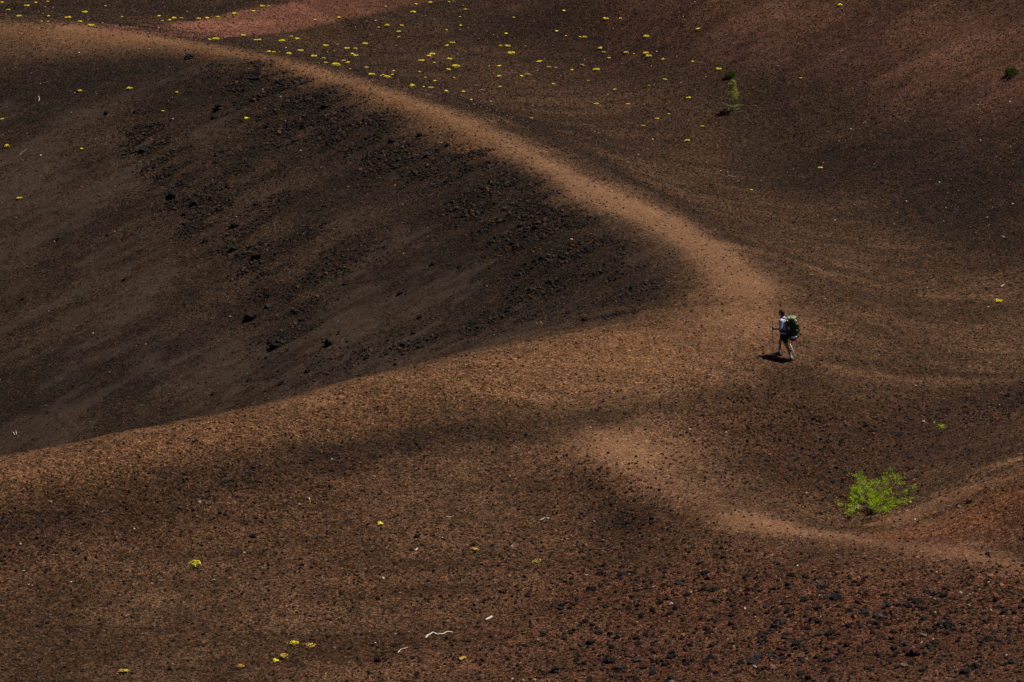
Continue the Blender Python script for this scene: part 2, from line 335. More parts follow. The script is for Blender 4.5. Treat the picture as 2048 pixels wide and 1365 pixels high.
def simple(name, col, rough=.8, var=.25, scale=20, trans=None, metal=0):
    t = NT(name); tc = t.n('ShaderNodeTexCoord'); no = t.n('ShaderNodeTexNoise'); no.inputs['Scale'].default_value = scale; no.inputs['Detail'].default_value = 4
    t.l(tc.outputs['Object'], no.inputs['Vector'])
    c = t.mix(no.outputs[0], tuple(x*(1-var) for x in col), tuple(min(x*(1+var), 1) for x in col)); t.l(c, t.b.inputs['Base Color'])
    t.b.inputs['Roughness'].default_value = rough; t.b.inputs['Metallic'].default_value = metal
    t.b.inputs['Specular IOR Level'].default_value = .3
    if trans:
        tr = t.n('ShaderNodeBsdfTranslucent'); tr.inputs[0].default_value = (*trans, 1); mx = t.n('ShaderNodeMixShader'); mx.inputs[0].default_value = .45
        t.l(t.b.outputs[0], mx.inputs[1]); t.l(tr.outputs[0], mx.inputs[2]); t.l(mx.outputs[0], t.o.inputs[0])
    return t.m

def ground_material():
    t = NT('cinder_ground'); geo = t.n('ShaderNodeNewGeometry'); pos = geo.outputs['Position']
    at = {}
    for k in ('path', 'orange', 'red', 'dark', 'dust', 'rocky', 'stony', 'tone', 'ribbon', 'bowl', 'bank'):
        a = t.n('ShaderNodeAttribute', attribute_name=k); at[k] = a.outputs['Fac']
    def vor(sc, rand=1):
        v = t.n('ShaderNodeTexVoronoi'); v.inputs['Scale'].default_value = sc; t.l(pos, v.inputs['Vector'])
        sp = t.n('ShaderNodeSeparateColor'); t.l(v.outputs['Color'], sp.inputs[0]); return v, sp
    v1, s1 = vor(18.0); v2, s2 = vor(33.0)
    def noise(sc, det=4, rough=.6):
        n = t.n('ShaderNodeTexNoise'); n.inputs['Scale'].default_value = sc; n.inputs['Detail'].default_value = det; n.inputs['Roughness'].default_value = rough; t.l(pos, n.inputs['Vector']); return n.outputs[0]
    nA = noise(.35, 5); nB = noise(2.5, 5, .65); nC = noise(22, 4, .7)
    base = t.mix(nA, (.066, .034, .0185), (.088, .047, .0255))
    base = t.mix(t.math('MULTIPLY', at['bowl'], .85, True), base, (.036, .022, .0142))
    base = t.mix(at['path'], base, (.195, .102, .055))
    base = t.mix(t.math('MULTIPLY', at['orange'], .85, True), base, (.155, .076, .035))
    base = t.mix(t.math('MULTIPLY', at['bank'], .85, True), base, (.150, .058, .024))
    base = t.mix(t.math('MULTIPLY', at['red'], .85, True), base, (.105, .046, .029))
    base = t.mix(at['ribbon'], base, (.180, .074, .048))
    tn = t.ramp(at['tone'], [(.25, .66), (.5, 1.0), (.75, 1.4)]); base = t.mix(1.0, base, tn, 'MULTIPLY')
    dn = t.math('MULTIPLY', at['dark'], t.ramp(nB, [(.3, .45), (.65, 1.0)]), True)
    base = t.mix(t.math('MULTIPLY', at['stony'], .55, True), base, (.105, .038, .019))
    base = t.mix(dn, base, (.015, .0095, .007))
    base = t.mix(t.math('MULTIPLY', at['rocky'], .5, True), base, (.016, .011, .009))
    # grains: every cell of the cinder bed has its own tone
    g = t.math('MULTIPLY', t.ramp(s1.outputs[0], [(0, .22), (.28, .5), (.5, .95), (.8, 1.3), (.955, 1.6), (1, 2.5)]), t.ramp(s2.outputs[1], [(0, .35), (.45, .95), (.9, 1.3), (1, 2.0)]))
    g = t.math('MULTIPLY', g, t.ramp(nC, [(.3, .55), (.5, 1.0), (.7, 1.5)]))
    g = t.math('MULTIPLY', g, t.ramp(nB, [(.3, .62), (.5, 1.0), (.7, 1.32)]))
    gp = t.n('ShaderNodeMix', data_type='FLOAT'); t.l(t.math('ADD', t.math('MULTIPLY', at['path'], .45, True), t.math('MULTIPLY', at['ribbon'], .55), True), gp.inputs[0]); t.l(g, gp.inputs[2]); gp.inputs[3].default_value = 1.0
    gc = t.n('ShaderNodeCombineColor'); [t.l(gp.outputs[0], gc.inputs[i]) for i in range(3)]
    col = t.mix(1.0, base, gc.outputs[0], 'MULTIPLY')
    dusty = t.mix(nB, (.036, .0245, .018), (.052, .036, .027)); dusty = t.mix(t.math('MULTIPLY', at['red'], .9, True), dusty, (.125, .062, .046))
    dg = t.math('MULTIPLY', at['dust'], t.ramp(s2.outputs[2], [(0, .15), (.4, .8), (1, 1)]))
    dg = t.math('MULTIPLY', dg, t.ramp(nC, [(.3, .35), (.55, 1.0)]), True)
    col = t.mix(dg, col, dusty)
    # sparse coloured clasts: rust, pale
    f = t.math('GREATER_THAN', s2.outputs[0], .975); f = t.math('MULTIPLY', f, t.math('SUBTRACT', .75, at['dust'], True)); col = t.mix(f, col, (.12, .055, .026))
    t.l(col, t.b.inputs['Base Color']); t.b.inputs['Roughness'].default_value = .95; t.b.inputs['Specular IOR Level'].default_value = .1
    h = t.math('ADD', t.math('MULTIPLY', t.math('SUBTRACT', 1.0, v1.outputs['Distance']), .5), t.math('MULTIPLY', nC, .9))
    h = t.math('ADD', h, t.math('MULTIPLY', nB, .8))
    b = t.n('ShaderNodeBump'); b.inputs['Distance'].default_value = .06
    bs = t.math('SUBTRACT', .9, t.math('MULTIPLY', at['dust'], .6)); bs = t.math('SUBTRACT', bs, t.math('MULTIPLY', at['path'], .35), True); t.l(bs, b.inputs['Strength'])
    t.l(h, b.inputs['Height']); t.l(b.outputs[0], t.b.inputs['Normal'])
    return t.m
M_GROUND = ground_material()

def rock_material():
    t = NT('lava_rock'); a = t.n('ShaderNodeAttribute', attribute_name='tint', attribute_type='INSTANCER')
    oi = t.n('ShaderNodeObjectInfo'); tc = t.n('ShaderNodeTexCoord')
    no = t.n('ShaderNodeTexNoise'); no.inputs['Scale'].default_value = 3.5; no.inputs['Detail'].default_value = 5; t.l(tc.outputs['Object'], no.inputs['Vector'])
    c = t.mix(1.0, a.outputs['Color'], t.ramp(no.outputs[0], [(.3, .45), (.5, 1.0), (.72, 1.7)]), 'MULTIPLY')
    t.l(c, t.b.inputs['Base Color']); t.b.inputs['Roughness'].default_value = .7; t.b.inputs['Specular IOR Level'].default_value = .12
    b = t.n('ShaderNodeBump'); b.inputs['Strength'].default_value = .6; b.inputs['Distance'].default_value = .15
    t.l(no.outputs[0], b.inputs['Height']); t.l(b.outputs[0], t.b.inputs['Normal']); return t.m
M_SCAT = rock_material()
def rock_mat(name, col):
    t = NT(name); tc = t.n('ShaderNodeTexCoord'); oi = t.n('ShaderNodeObjectInfo')
    no = t.n('ShaderNodeTexNoise'); no.inputs['Scale'].default_value = 3.0; no.inputs['Detail'].default_value = 6; no.inputs['Roughness'].default_value = .65
    va = t.n('ShaderNodeVectorMath', operation='ADD'); t.l(tc.outputs['Object'], va.inputs[0])
    cb = t.n('ShaderNodeCombineXYZ'); t.l(t.math('MULTIPLY', oi.outputs['Random'], 50.0), cb.inputs[0]); t.l(cb.outputs[0], va.inputs[1]); t.l(va.outputs[0], no.inputs['Vector'])
    c = t.ramp(no.outputs[0], [(.3, tuple(x*.5 for x in col)), (.5, col), (.75, tuple(x*1.9 for x in col))])
    k = t.ramp(oi.outputs['Random'], [(0, .65), (1, 1.4)]); c = t.mix(1.0, c, k, 'MULTIPLY')
    t.l(c, t.b.inputs['Base Color']); t.b.inputs['Roughness'].default_value = .6; t.b.inputs['Specular IOR Level'].default_value = .16
    vo = t.n('ShaderNodeTexVoronoi'); vo.inputs['Scale'].default_value = 7; t.l(va.outputs[0], vo.inputs['Vector'])
    b = t.n('ShaderNodeBump'); b.inputs['Strength'].default_value = .7; b.inputs['Distance'].default_value = .12
    t.l(t.math('ADD', no.outputs[0], t.math('MULTIPLY', vo.outputs['Distance'], .6)), b.inputs['Height']); t.l(b.outputs[0], t.b.inputs['Normal']); return t.m
ROCKM = {'black': rock_mat('black_lava', (.0075, .006, .0056)), 'grey': rock_mat('grey_lava', (.030, .026, .024)), 'red': rock_mat('red_lava', (.055, .017, .010)), 'tan': rock_mat('tan_lava', (.16, .105, .075))}
M_YEL = simple('yellow_petals', (.80, .66, .015), .6, .15, 30)
M_OLD = simple('fading_petals', (.55, .36, .06), .7, .25, 30)
M_LEAFG = simple('grey_green_leaves', (.085, .095, .03), .7, .3, 10)
M_BUSH = simple('bush_leaves', (.24, .34, .010), .45, .7, 14, trans=(.60, .78, .012))
M_BUSHD = simple('dark_bush_leaves', (.045, .07, .008), .6, .4, 9, trans=(.07, .11, .008))
M_TWIG = simple('pale_twigs', (.34, .28, .25), .8, .3, 14)
M_NEEDLE = simple('pine_needles', (.36, .34, .09), .6, .4, 6, trans=(.55, .52, .12))
M_BARK = simple('young_bark', (.20, .17, .15), .9, .3, 20)
M_WOOD = simple('bleached_wood', (.55, .50, .45), .8, .45, 40)
M_WOODG = simple('grey_wood', (.27, .22, .20), .85, .3, 18)

# ------------------------------------------------------------------ the ground sheet
ny, nx = GX.shape
me = bpy.data.meshes.new('ground')
V = np.stack([GX, GY, Z1], -1).reshape(-1, 3).astype(np.float32)
idx = np.arange(ny*nx).reshape(ny, nx); Q = np.stack([idx[:-1, :-1], idx[:-1, 1:], idx[1:, 1:], idx[1:, :-1]], -1).reshape(-1)
me.vertices.add(len(V)); me.vertices.foreach_set('co', V.reshape(-1))
me.loops.add(len(Q)); me.loops.foreach_set('vertex_index', Q.astype(np.int32))
nq = len(Q)//4; me.polygons.add(nq); me.polygons.foreach_set('loop_start', np.arange(0, nq*4, 4, dtype=np.int32))
me.polygons.foreach_set('use_smooth', np.ones(nq, bool)); me.update(calc_edges=True)
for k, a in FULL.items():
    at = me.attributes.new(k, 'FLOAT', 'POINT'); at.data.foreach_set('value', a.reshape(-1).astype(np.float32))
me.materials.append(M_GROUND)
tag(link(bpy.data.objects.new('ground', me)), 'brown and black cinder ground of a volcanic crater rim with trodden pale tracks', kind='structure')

# ------------------------------------------------------------------ rocks
def rock_mesh(name, seed, sub=2, rough=.35, flat=.7):
    r = random.Random(seed); bm = bmesh.new(); bmesh.ops.create_icosphere(bm, subdivisions=sub, radius=.5)
    from mathutils import noise as mn
    off = Vector((r.random()*50, r.random()*50, r.random()*50))
    planes = [(Vector((r.gauss(0, 1), r.gauss(0, 1), r.gauss(0, 1))).normalized(), r.uniform(.27, .42)) for _ in range(9)]
    for v in bm.verts:
        c = v.co.copy()
        for n, d in planes:
            e = c.dot(n)-d
            if e > 0: c -= n*e
        c *= 1+rough*mn.noise(c*4+off)+rough*.6*mn.noise(c*9+off)
        c.z *= flat; v.co = c
    me = bpy.data.meshes.new(name); bm.to_mesh(me); bm.free(); return me

# scattered clasts: sample the ground, keep by density
def sample_ground(n, dens):
    y = 63 + (165-63)*rng.random(n); hw = .19*y+2.5; x = (rng.random(n)*2-1)*hw
    d = dens(x, y); keep = rng.random(n) < d*(hw/32); return x[keep], y[keep]
def dens(x, y):
    s = SAMP; b = s['bowl'](x, y); base = .15*(1-.75*np.clip(s['path'](x, y), 0, 1))
    d = base*(1-b*.5) + .48*s['stony'](x, y) + .16*s['dark'](x, y)*(1-.5*b) + .75*s['rocky'](x, y)
    return np.clip(d*(1-.35*s['dust'](x, y)*(1-s['rocky'](x, y))), 0, 1)
xs, ys = sample_ground(2600000, dens)
n = len(xs)
stn = np.clip(SAMP['stony'](xs, ys), 0, 1); rk = SAMP['rocky'](xs, ys)
size = .024*(rng.pareto(2.15, n)+1)*(1+.10*stn+.40*rk)*(1+.5*sstep(85, 150, ys)); size = np.minimum(size, (.12+.15*rk+.11*stn)*rng.uniform(.6, 1, n))
zs = H(xs, ys)
px_size = size*F/np.sqrt(xs**2+ys**2+31**2)
tone = rng.random(n); redz = np.clip(SAMP['red'](xs, ys)+.6*SAMP['orange'](xs, ys), 0, 1)
tint = np.zeros((n, 3)); k = rng.uniform(.6, 1.5, n)[:, None]
tint[:] = np.array([.0095, .0075, .0068])*k*np.where(rng.random((n, 1)) > .8, 2.4, 1)
m = tone > .66-.25*redz-.15*stn; tint[m] = (np.array([.050, .028, .018])*k)[m]
tone = np.where(rk > .25, tone*.9, tone); m = tone > .88-.10*redz-.06*stn; tint[m] = (np.array([.10, .040, .020])*k)[m]
m = tone > .965-.03*redz; tint[m] = (np.array([.19, .075, .030])*k)[m]
m = tone > .990; tint[m] = (np.array([.34, .27, .22])*k)[m]
HAND = [ # (u, v, width px, colour)
 (377,117,17,'black'),(213,229,10,'black'),(270,226,10,'black'),(435,219,20,'black'),(430,236,12,'black'),(245,337,0,'black'),(288,302,17,'black'),(345,395,20,'black'),(386,413,20,'black'),(370,430,14,'black'),(405,285,0,'black'),
 (505,160,14,'black'),(612,202,16,'black'),(650,215,16,'black'),(575,250,12,'black'),(605,257,14,'black'),(535,256,10,'black'),(215,472,8,'black'),(115,482,10,'black'),(46,600,9,'black'),(248,561,9,'black'),(500,638,24,'black'),(535,617,14,'grey'),(553,692,26,'black'),(572,684,12,'black'),(658,690,20,'black'),(498,763,11,'black'),(508,778,8,'black'),(427,789,9,'black'),(563,769,12,'black'),(615,745,12,'black'),
 (690,570,10,'black'),(920,536,11,'black'),(1085,517,16,'black'),(1098,545,12,'black'),(1101,563,14,'black'),(1060,581,9,'grey'),(978,489,12,'black'),(1268,578,16,'black'),(1240,606,9,'black'),(1171,642,16,'black'),(1016,624,10,'black'),(841,635,10,'black'),(800,589,12,'black'),(865,530,10,'black'),(828,667,16,'black'),(790,731,10,'black'),(808,695,18,'black'),(731,718,10,'black'),(910,317,14,'black'),(840,273,12,'black'),(895,293,9,'black'),(760,318,16,'black'),(785,285,14,'black'),(855,313,14,'grey'),(970,312,9,'black'),(470,500,20,'black'),(510,520,24,'black'),(410,487,14,'black'),(470,455,18,'black'),(1005,472,0,'black'),
 (1624,1244,17,'black'),(1513,1176,12,'black'),(1493,1155,18,'black'),(1673,1198,24,'black'),(1593,1291,20,'black'),(1660,1271,20,'black'),(1638,1273,17,'grey'),(1509,1326,24,'grey'),(1600,1352,20,'black'),(1866,1192,15,'black'),(1838,1207,19,'black'),(1846,1219,17,'red'),(1809,1213,14,'red'),(1896,1253,26,'black'),(1846,1272,15,'grey'),(1866,1289,15,'black'),(1976,1281,17,'black'),(2009,1228,19,'black'),(1976,1110,11,'black'),(1949,1337,22,'black'),(1928,1347,22,'black'),(2029,1328,22,'grey'),(1826,1311,28,'red'),(1762,1236,14,'tan'),(1700,1223,14,'black'),(1939,1008,12,'black'),(1946,1158,10,'black'),(1976,1165,13,'black'),(1616,1361,22,'black'),(1423,1293,13,'grey'),(1410,1326,14,'black'),(1545,1338,16,'tan'),(1493,1190,11,'red'),(1812,961,10,'grey'),
 (946,1092,14,'black'),(1238,1155,15,'black'),(1183,1289,20,'black'),(1163,1294,15,'grey'),(1273,1279,18,'red'),(1216,1328,24,'black'),(1275,1323,20,'grey'),(1113,1344,24,'grey'),(1220,1270,14,'black'),(1186,1253,14,'black'),(965,1323,14,'red'),(755,1200,11,'black'),(756,1323,17,'black'),(835,1076,12,'black'),(824,1102,9,'black'),
 (483,1192,9,'black'),(605,1132,10,'black'),(657,1273,13,'grey'),(143,1233,9,'black'),(95,1250,10,'black'),(507,1077,14,'black'),(340,1340,10,'black'),(265,1234,11,'grey'),(408,1270,9,'black'),(1799,872,13,'black'),(1731,852,10,'black'),(1743,864,10,'black'),(2016,793,12,'black'),(1063,987,8,'black'),(984,985,9,'black'),(1396,1041,8,'black')]
HAND = [h for h in HAND if h[2] > 0]
# ---- split: the largest clasts become rocks of their own, the rest is loose scatter
N_IND = 175
vis = (np.abs(xs) < .175*ys) & (ys > 66)
order = np.argsort(-(px_size*vis)); ind = order[:N_IND]; rest = np.setdiff1d(np.arange(n), ind)
protoC = bpy.data.collections.new('clast_shapes')
for k in range(10):
    m = rock_mesh('clast_shape', 300+k, 1, .3, random.Random(k).uniform(.5, .85)); m.materials.append(M_SCAT)
    protoC.objects.link(bpy.data.objects.new('clast_shape', m))
pm = bpy.data.meshes.new('loose_cinders'); pm.vertices.add(len(rest))
# rubble around the outcrops that were placed one by one
ex = []
for u, v, w, c in HAND:
    if w >= 11:
        p = ghit(u, v); s_ = w/pxm(p)
        for _ in range(12 if w >= 15 else 7):
            q = s_*random.choice((.16, .2, .25, .32, .4)); ex.append((p[0]+random.gauss(0, 1.0)*s_, p[1]+random.gauss(0, 1.5)*s_, q))
ex = np.array(ex); xs = np.r_[xs, ex[:, 0]]; ys = np.r_[ys, ex[:, 1]]; zs = np.r_[zs, H(ex[:, 0], ex[:, 1])]; size = np.r_[size, ex[:, 2]]
tint = np.r_[tint, np.array([[.009, .007, .0065]])*rng.uniform(.6, 1.6, len(ex))[:, None]]; rest = np.r_[rest, np.arange(n, n+len(ex))]
print('loose cinders', len(rest))
pm.vertices.add(len(ex))
co = np.stack([xs[rest], ys[rest], zs[rest]+size[rest]*.12], -1); pm.vertices.foreach_set('co', co.reshape(-1).astype(np.float32))
a = pm.attributes.new('scl', 'FLOAT', 'POINT'); a.data.foreach_set('value', size[rest].astype(np.float32))
a = pm.attributes.new('rot', 'FLOAT_VECTOR', 'POINT'); rr = np.stack([rng.normal(0, .35, len(rest)), rng.normal(0, .35, len(rest)), rng.random(len(rest))*6.28], -1); a.data.foreach_set('vector', rr.reshape(-1).astype(np.float32))
a = pm.attributes.new('tint', 'FLOAT_COLOR', 'POINT'); a.data.foreach_set('color', np.c_[tint[rest], np.ones(len(rest))].reshape(-1).astype(np.float32))
scat = link(bpy.data.objects.new('loose_cinders', pm)); tag(scat, 'countless small black, brown and rust coloured cinders lying on the slopes', 'cinders', kind='stuff')
ng = bpy.data.node_groups.new('scatter', 'GeometryNodeTree'); ng.interface.new_socket('Geometry', in_out='INPUT', socket_type='NodeSocketGeometry'); ng.interface.new_socket('Geometry', in_out='OUTPUT', socket_type='NodeSocketGeometry')
gi = ng.nodes.new('NodeGroupInput'); go = ng.nodes.new('NodeGroupOutput'); ci = ng.nodes.new('GeometryNodeCollectionInfo'); ci.inputs[0].default_value = protoC; ci.inputs['Separate Children'].default_value = True; ci.inputs['Reset Children'].default_value = True
ip = ng.nodes.new('GeometryNodeInstanceOnPoints'); ip.inputs['Pick Instance'].default_value = True
def na(name, typ):
    q = ng.nodes.new('GeometryNodeInputNamedAttribute'); q.data_type = typ; q.inputs[0].default_value = name; return q.outputs[0]
ng.links.new(gi.outputs[0], ip.inputs['Points']); ng.links.new(ci.outputs[0], ip.inputs['Instance'])
ng.links.new(na('scl', 'FLOAT'), ip.inputs['Scale']); ng.links.new(na('rot', 'FLOAT_VECTOR'), ip.inputs['Rotation']); ng.links.new(ip.outputs[0], go.inputs[0])
md = scat.modifiers.new('scatter', 'NODES'); md.node_group = ng

# ---- individual rocks
RM = {}
for c in ROCKM:
    RM[c] = []
    for k in range(7):
        m = rock_mesh('lava_rock', 500+k*3+len(c), 3, .42, .62+.05*(k % 4)); m.materials.append(ROCKM[c]); RM[c].append(m)
import re
ZONES = [ # (test on the photo point, phrase)
 (lambda u, v, b: b > .5 and v < 200, 'high on the crater wall'),
 (lambda u, v, b: b > .5 and u < 420 and v < 520, 'on the upper left crater wall'),
 (lambda u, v, b: b > .5 and u < 700 and v < 430, 'on the crater wall below the far rim'),
 (lambda u, v, b: b > .5 and u < 700, 'low amid the crater ash streaks'),
 (lambda u, v, b: b > .5 and u < 1000 and v < 430, 'in the rock band under the far rim'),
 (lambda u, v, b: b > .5 and u < 1000, 'on the wall behind the near rim'),
 (lambda u, v, b: b > .5, 'at the right end of the crater'),
 (lambda u, v, b: v < 560 and u > 1250, 'on the dark outer slope'),
 (lambda u, v, b: v < 560, 'near the far yellow flowers'),
 (lambda u, v, b: v < 800 and u > 1400, 'on the ground near the hiker'),
 (lambda u, v, b: v < 800, 'on the orange brown near rim'),
 (lambda u, v, b: u < 520 and v < 1130, 'on the dark left flank'),
 (lambda u, v, b: u < 520, 'on the brown plain in the bottom left'),
 (lambda u, v, b: u > 1500 and v < 940, 'on the slope above the bush'),
 (lambda u, v, b: u > 1640 and v < 1080, 'beside the green bush'),
 (lambda u, v, b: u > 1640 and v < 1200, 'below the foreground slope crest'),
 (lambda u, v, b: u > 1800 and v < 1290, 'near the foreground right edge'),
 (lambda u, v, b: u > 1800, 'in the bottom right corner'),
 (lambda u, v, b: u > 1480 and v < 1275, 'amid the stony foreground slope'),
 (lambda u, v, b: u > 1480, 'at the foot of the stony slope'),
 (lambda u, v, b: u > 1050 and v > 1230, 'on the reddish bottom ground'),
 (lambda u, v, b: u > 1050, 'below the pale track bend'),
 (lambda u, v, b: v > 1180, 'near the curved white branch'),
 (lambda u, v, b: True, 'on the plain below the near rim')]
def project(p):
    d = np.asarray(p)-CAM; cp, sp = math.cos(PITCH), math.sin(PITCH)
    f = d[1]*cp-d[2]*sp; up = d[1]*sp+d[2]*cp; return 1024+F*d[0]/f, 682.5-F*up/f
rocks = []
for u, v, w, c in HAND:
    p = ghit(u, v); rocks.append((p, w/pxm(p)*(1.1 if v < 900 else .95), c))
for i in ind:
    t = tint[i]; c = 'tan' if t[0] > .2 else ('red' if t[0] > .075 else ('grey' if (t[1] > .024) else 'black'))
    rocks.append((np.array([xs[i], ys[i], zs[i]]), float(size[i]), c))
zoned = {}
def rel(q, big):
    du, dv = q[1]-big[1], q[2]-big[2]; D_ = math.hypot(du, dv); a = math.atan2(dv, du)
    w = ['right of', 'lower right of', 'below', 'lower left of', 'left of', 'upper left of', 'above', 'upper right of'][int(round(a/(math.pi/4))) % 8]
    return ('just ' if D_ < 35 else 'close ' if D_ < 60 else 'well ' if 95 < D_ < 135 else 'far ' if D_ >= 200 else 'some way ' if D_ >= 135 else '')+w+' the largest'
for k, (p, s, c) in enumerate(rocks):
    u, v = project(p); b = float(SAMP['bowl'](p[0:1], p[1:2])[0])
    z = next(i for i, (t, _) in enumerate(ZONES) if t(u, v, b)); zoned.setdefault(z, []).append((s*pxm(p), u, v, k))
LAB = {}
CN = {'black': ('black', 'rock'), 'grey': ('grey', 'rock'), 'red': ('rust red', 'rock'), 'tan': ('pale tan', 'stone')}
for z, L in zoned.items():
    phrase = ZONES[z][1]
    for c in CN:
        M = sorted([q for q in L if rocks[q[3]][2] == c], reverse=True); col, noun = CN[c]
        for r_, q in enumerate(M):
            if len(M) == 1: lab = f'only {col} {noun} of its size {phrase}'
            elif r_ == 0: lab = f'largest {col} {noun} {phrase}'
            elif r_ == 1 and len(M) > 2: lab = f'second largest {col} {noun} {phrase}'
            elif r_ == 2 and len(M) > 3: lab = f'third largest {col} {noun} {phrase}'
            else: lab = f'small {col} {noun} {rel(q, M[0])} {phrase}'
            lab = ' '.join(lab.replace('some way', 'midway').split())
            if len(lab.split()) > 15: lab = lab.replace('small ', '')
            LAB[q[3]] = (lab, f'{col} rocks {phrase}')
for k, (p, s, c) in enumerate(rocks):
    o = bpy.data.objects.new('lava_rock', RM[c][k % 7]); link(o)
    nn = gnormal(p[0], p[1]); q = nn.to_track_quat('Z', 'Y').to_euler()
    o.rotation_euler = (q.x*.7+random.uniform(-.25, .25), q.y*.7+random.uniform(-.25, .25), random.uniform(0, 6.28))
    sx, sy, szz = random.uniform(.95, 1.25), random.uniform(.8, 1.05), random.uniform(.8, 1.15)
    s = s*1.0; o.scale = (s*sx, s*sy, s*szz); o.location = (p[0], p[1], gz(p[0], p[1])+s*.12)
    tag(o, LAB[k][0], 'rock', LAB[k][1])

# ------------------------------------------------------------------ yellow flower clumps
def clump_parts(width, fill, seed):
    r = random.Random(seed); hd, lf = MB(), MB(); rad_ = width/2
    lobes = [(r.uniform(-.55, .55)*rad_, r.uniform(-.55, .55)*rad_, r.uniform(.35, .7)*rad_) for _ in range(5)]
    nh = int(22+width*width*(2300 if width < .2 else 1500)*fill)
    def top(x, y):
        return max([math.sqrt(max(0, 1-((x-a)**2+(y-b)**2)/(c*c)))*c*.62 for a, b, c in lobes]+[0])
    k = 0; tries = 0
    while k < nh and tries < nh*8:
        tries += 1; x, y = r.uniform(-rad_, rad_), r.uniform(-rad_, rad_); h = top(x, y)
        if h <= .01*0 and r.random() > .04: continue
        k += 1; z = .03+h*r.uniform(.8, 1.1); q = r.uniform(.013, .021) if width < .2 else r.uniform(.010, .018); tilt = Euler((r.uniform(-.35, .35), r.uniform(-.35, .35), r.random()*6)).to_matrix()
        V = [Vector((x, y, z))+tilt @ Vector((math.cos(i*math.pi/3)*q, math.sin(i*math.pi/3)*q, 0)) for i in range(6)]
        V += [Vector((x, y, z))+tilt @ Vector((0, 0, q*.75)), Vector((x, y, z))-tilt @ Vector((0, 0, q*.5))]
        hd.add(V, [(i, (i+1) % 6, 6) for i in range(6)]+[((i+1) % 6, i, 7) for i in range(6)])
    for _ in range(int(25+width*width*900*(.6+.4*(1-fill)))):
        x, y = r.gauss(0, .42)*rad_, r.gauss(0, .42)*rad_; h = top(x, y)*r.uniform(.2, .85)+.01
        M = Euler((r.uniform(-.8, .8), r.uniform(-.8, .8), r.random()*6.3)).to_matrix(); L = r.uniform(.018, .035); w = L*.35
        c = Vector((x, y, h)); lf.add([c-M@Vector((L, 0, 0)), c+M@Vector((0, w, .004)), c+M@Vector((L, 0, 0)), c-M@Vector((0, w, -.004))], [(0, 1, 2, 3)])
    return hd, lf
CL = {}
for key, w, fill in [('s1',.16,.95),('s0',.16,.4),('m1',.28,.8),('m0',.28,.3),('l1',.42,.6),('l0',.42,.22)]:
    for j in range(2):
        hd, lf = clump_parts(w, fill, int(w*100+fill*1000)+j)
        CL[key+str(j)] = (w, mesh('flower_heads', hd.V, hd.F, [M_YEL]), mesh('leaf_mat', lf.V, lf.F, [M_LEAFG]), mesh('flower_heads', hd.V, hd.F, [M_OLD]))
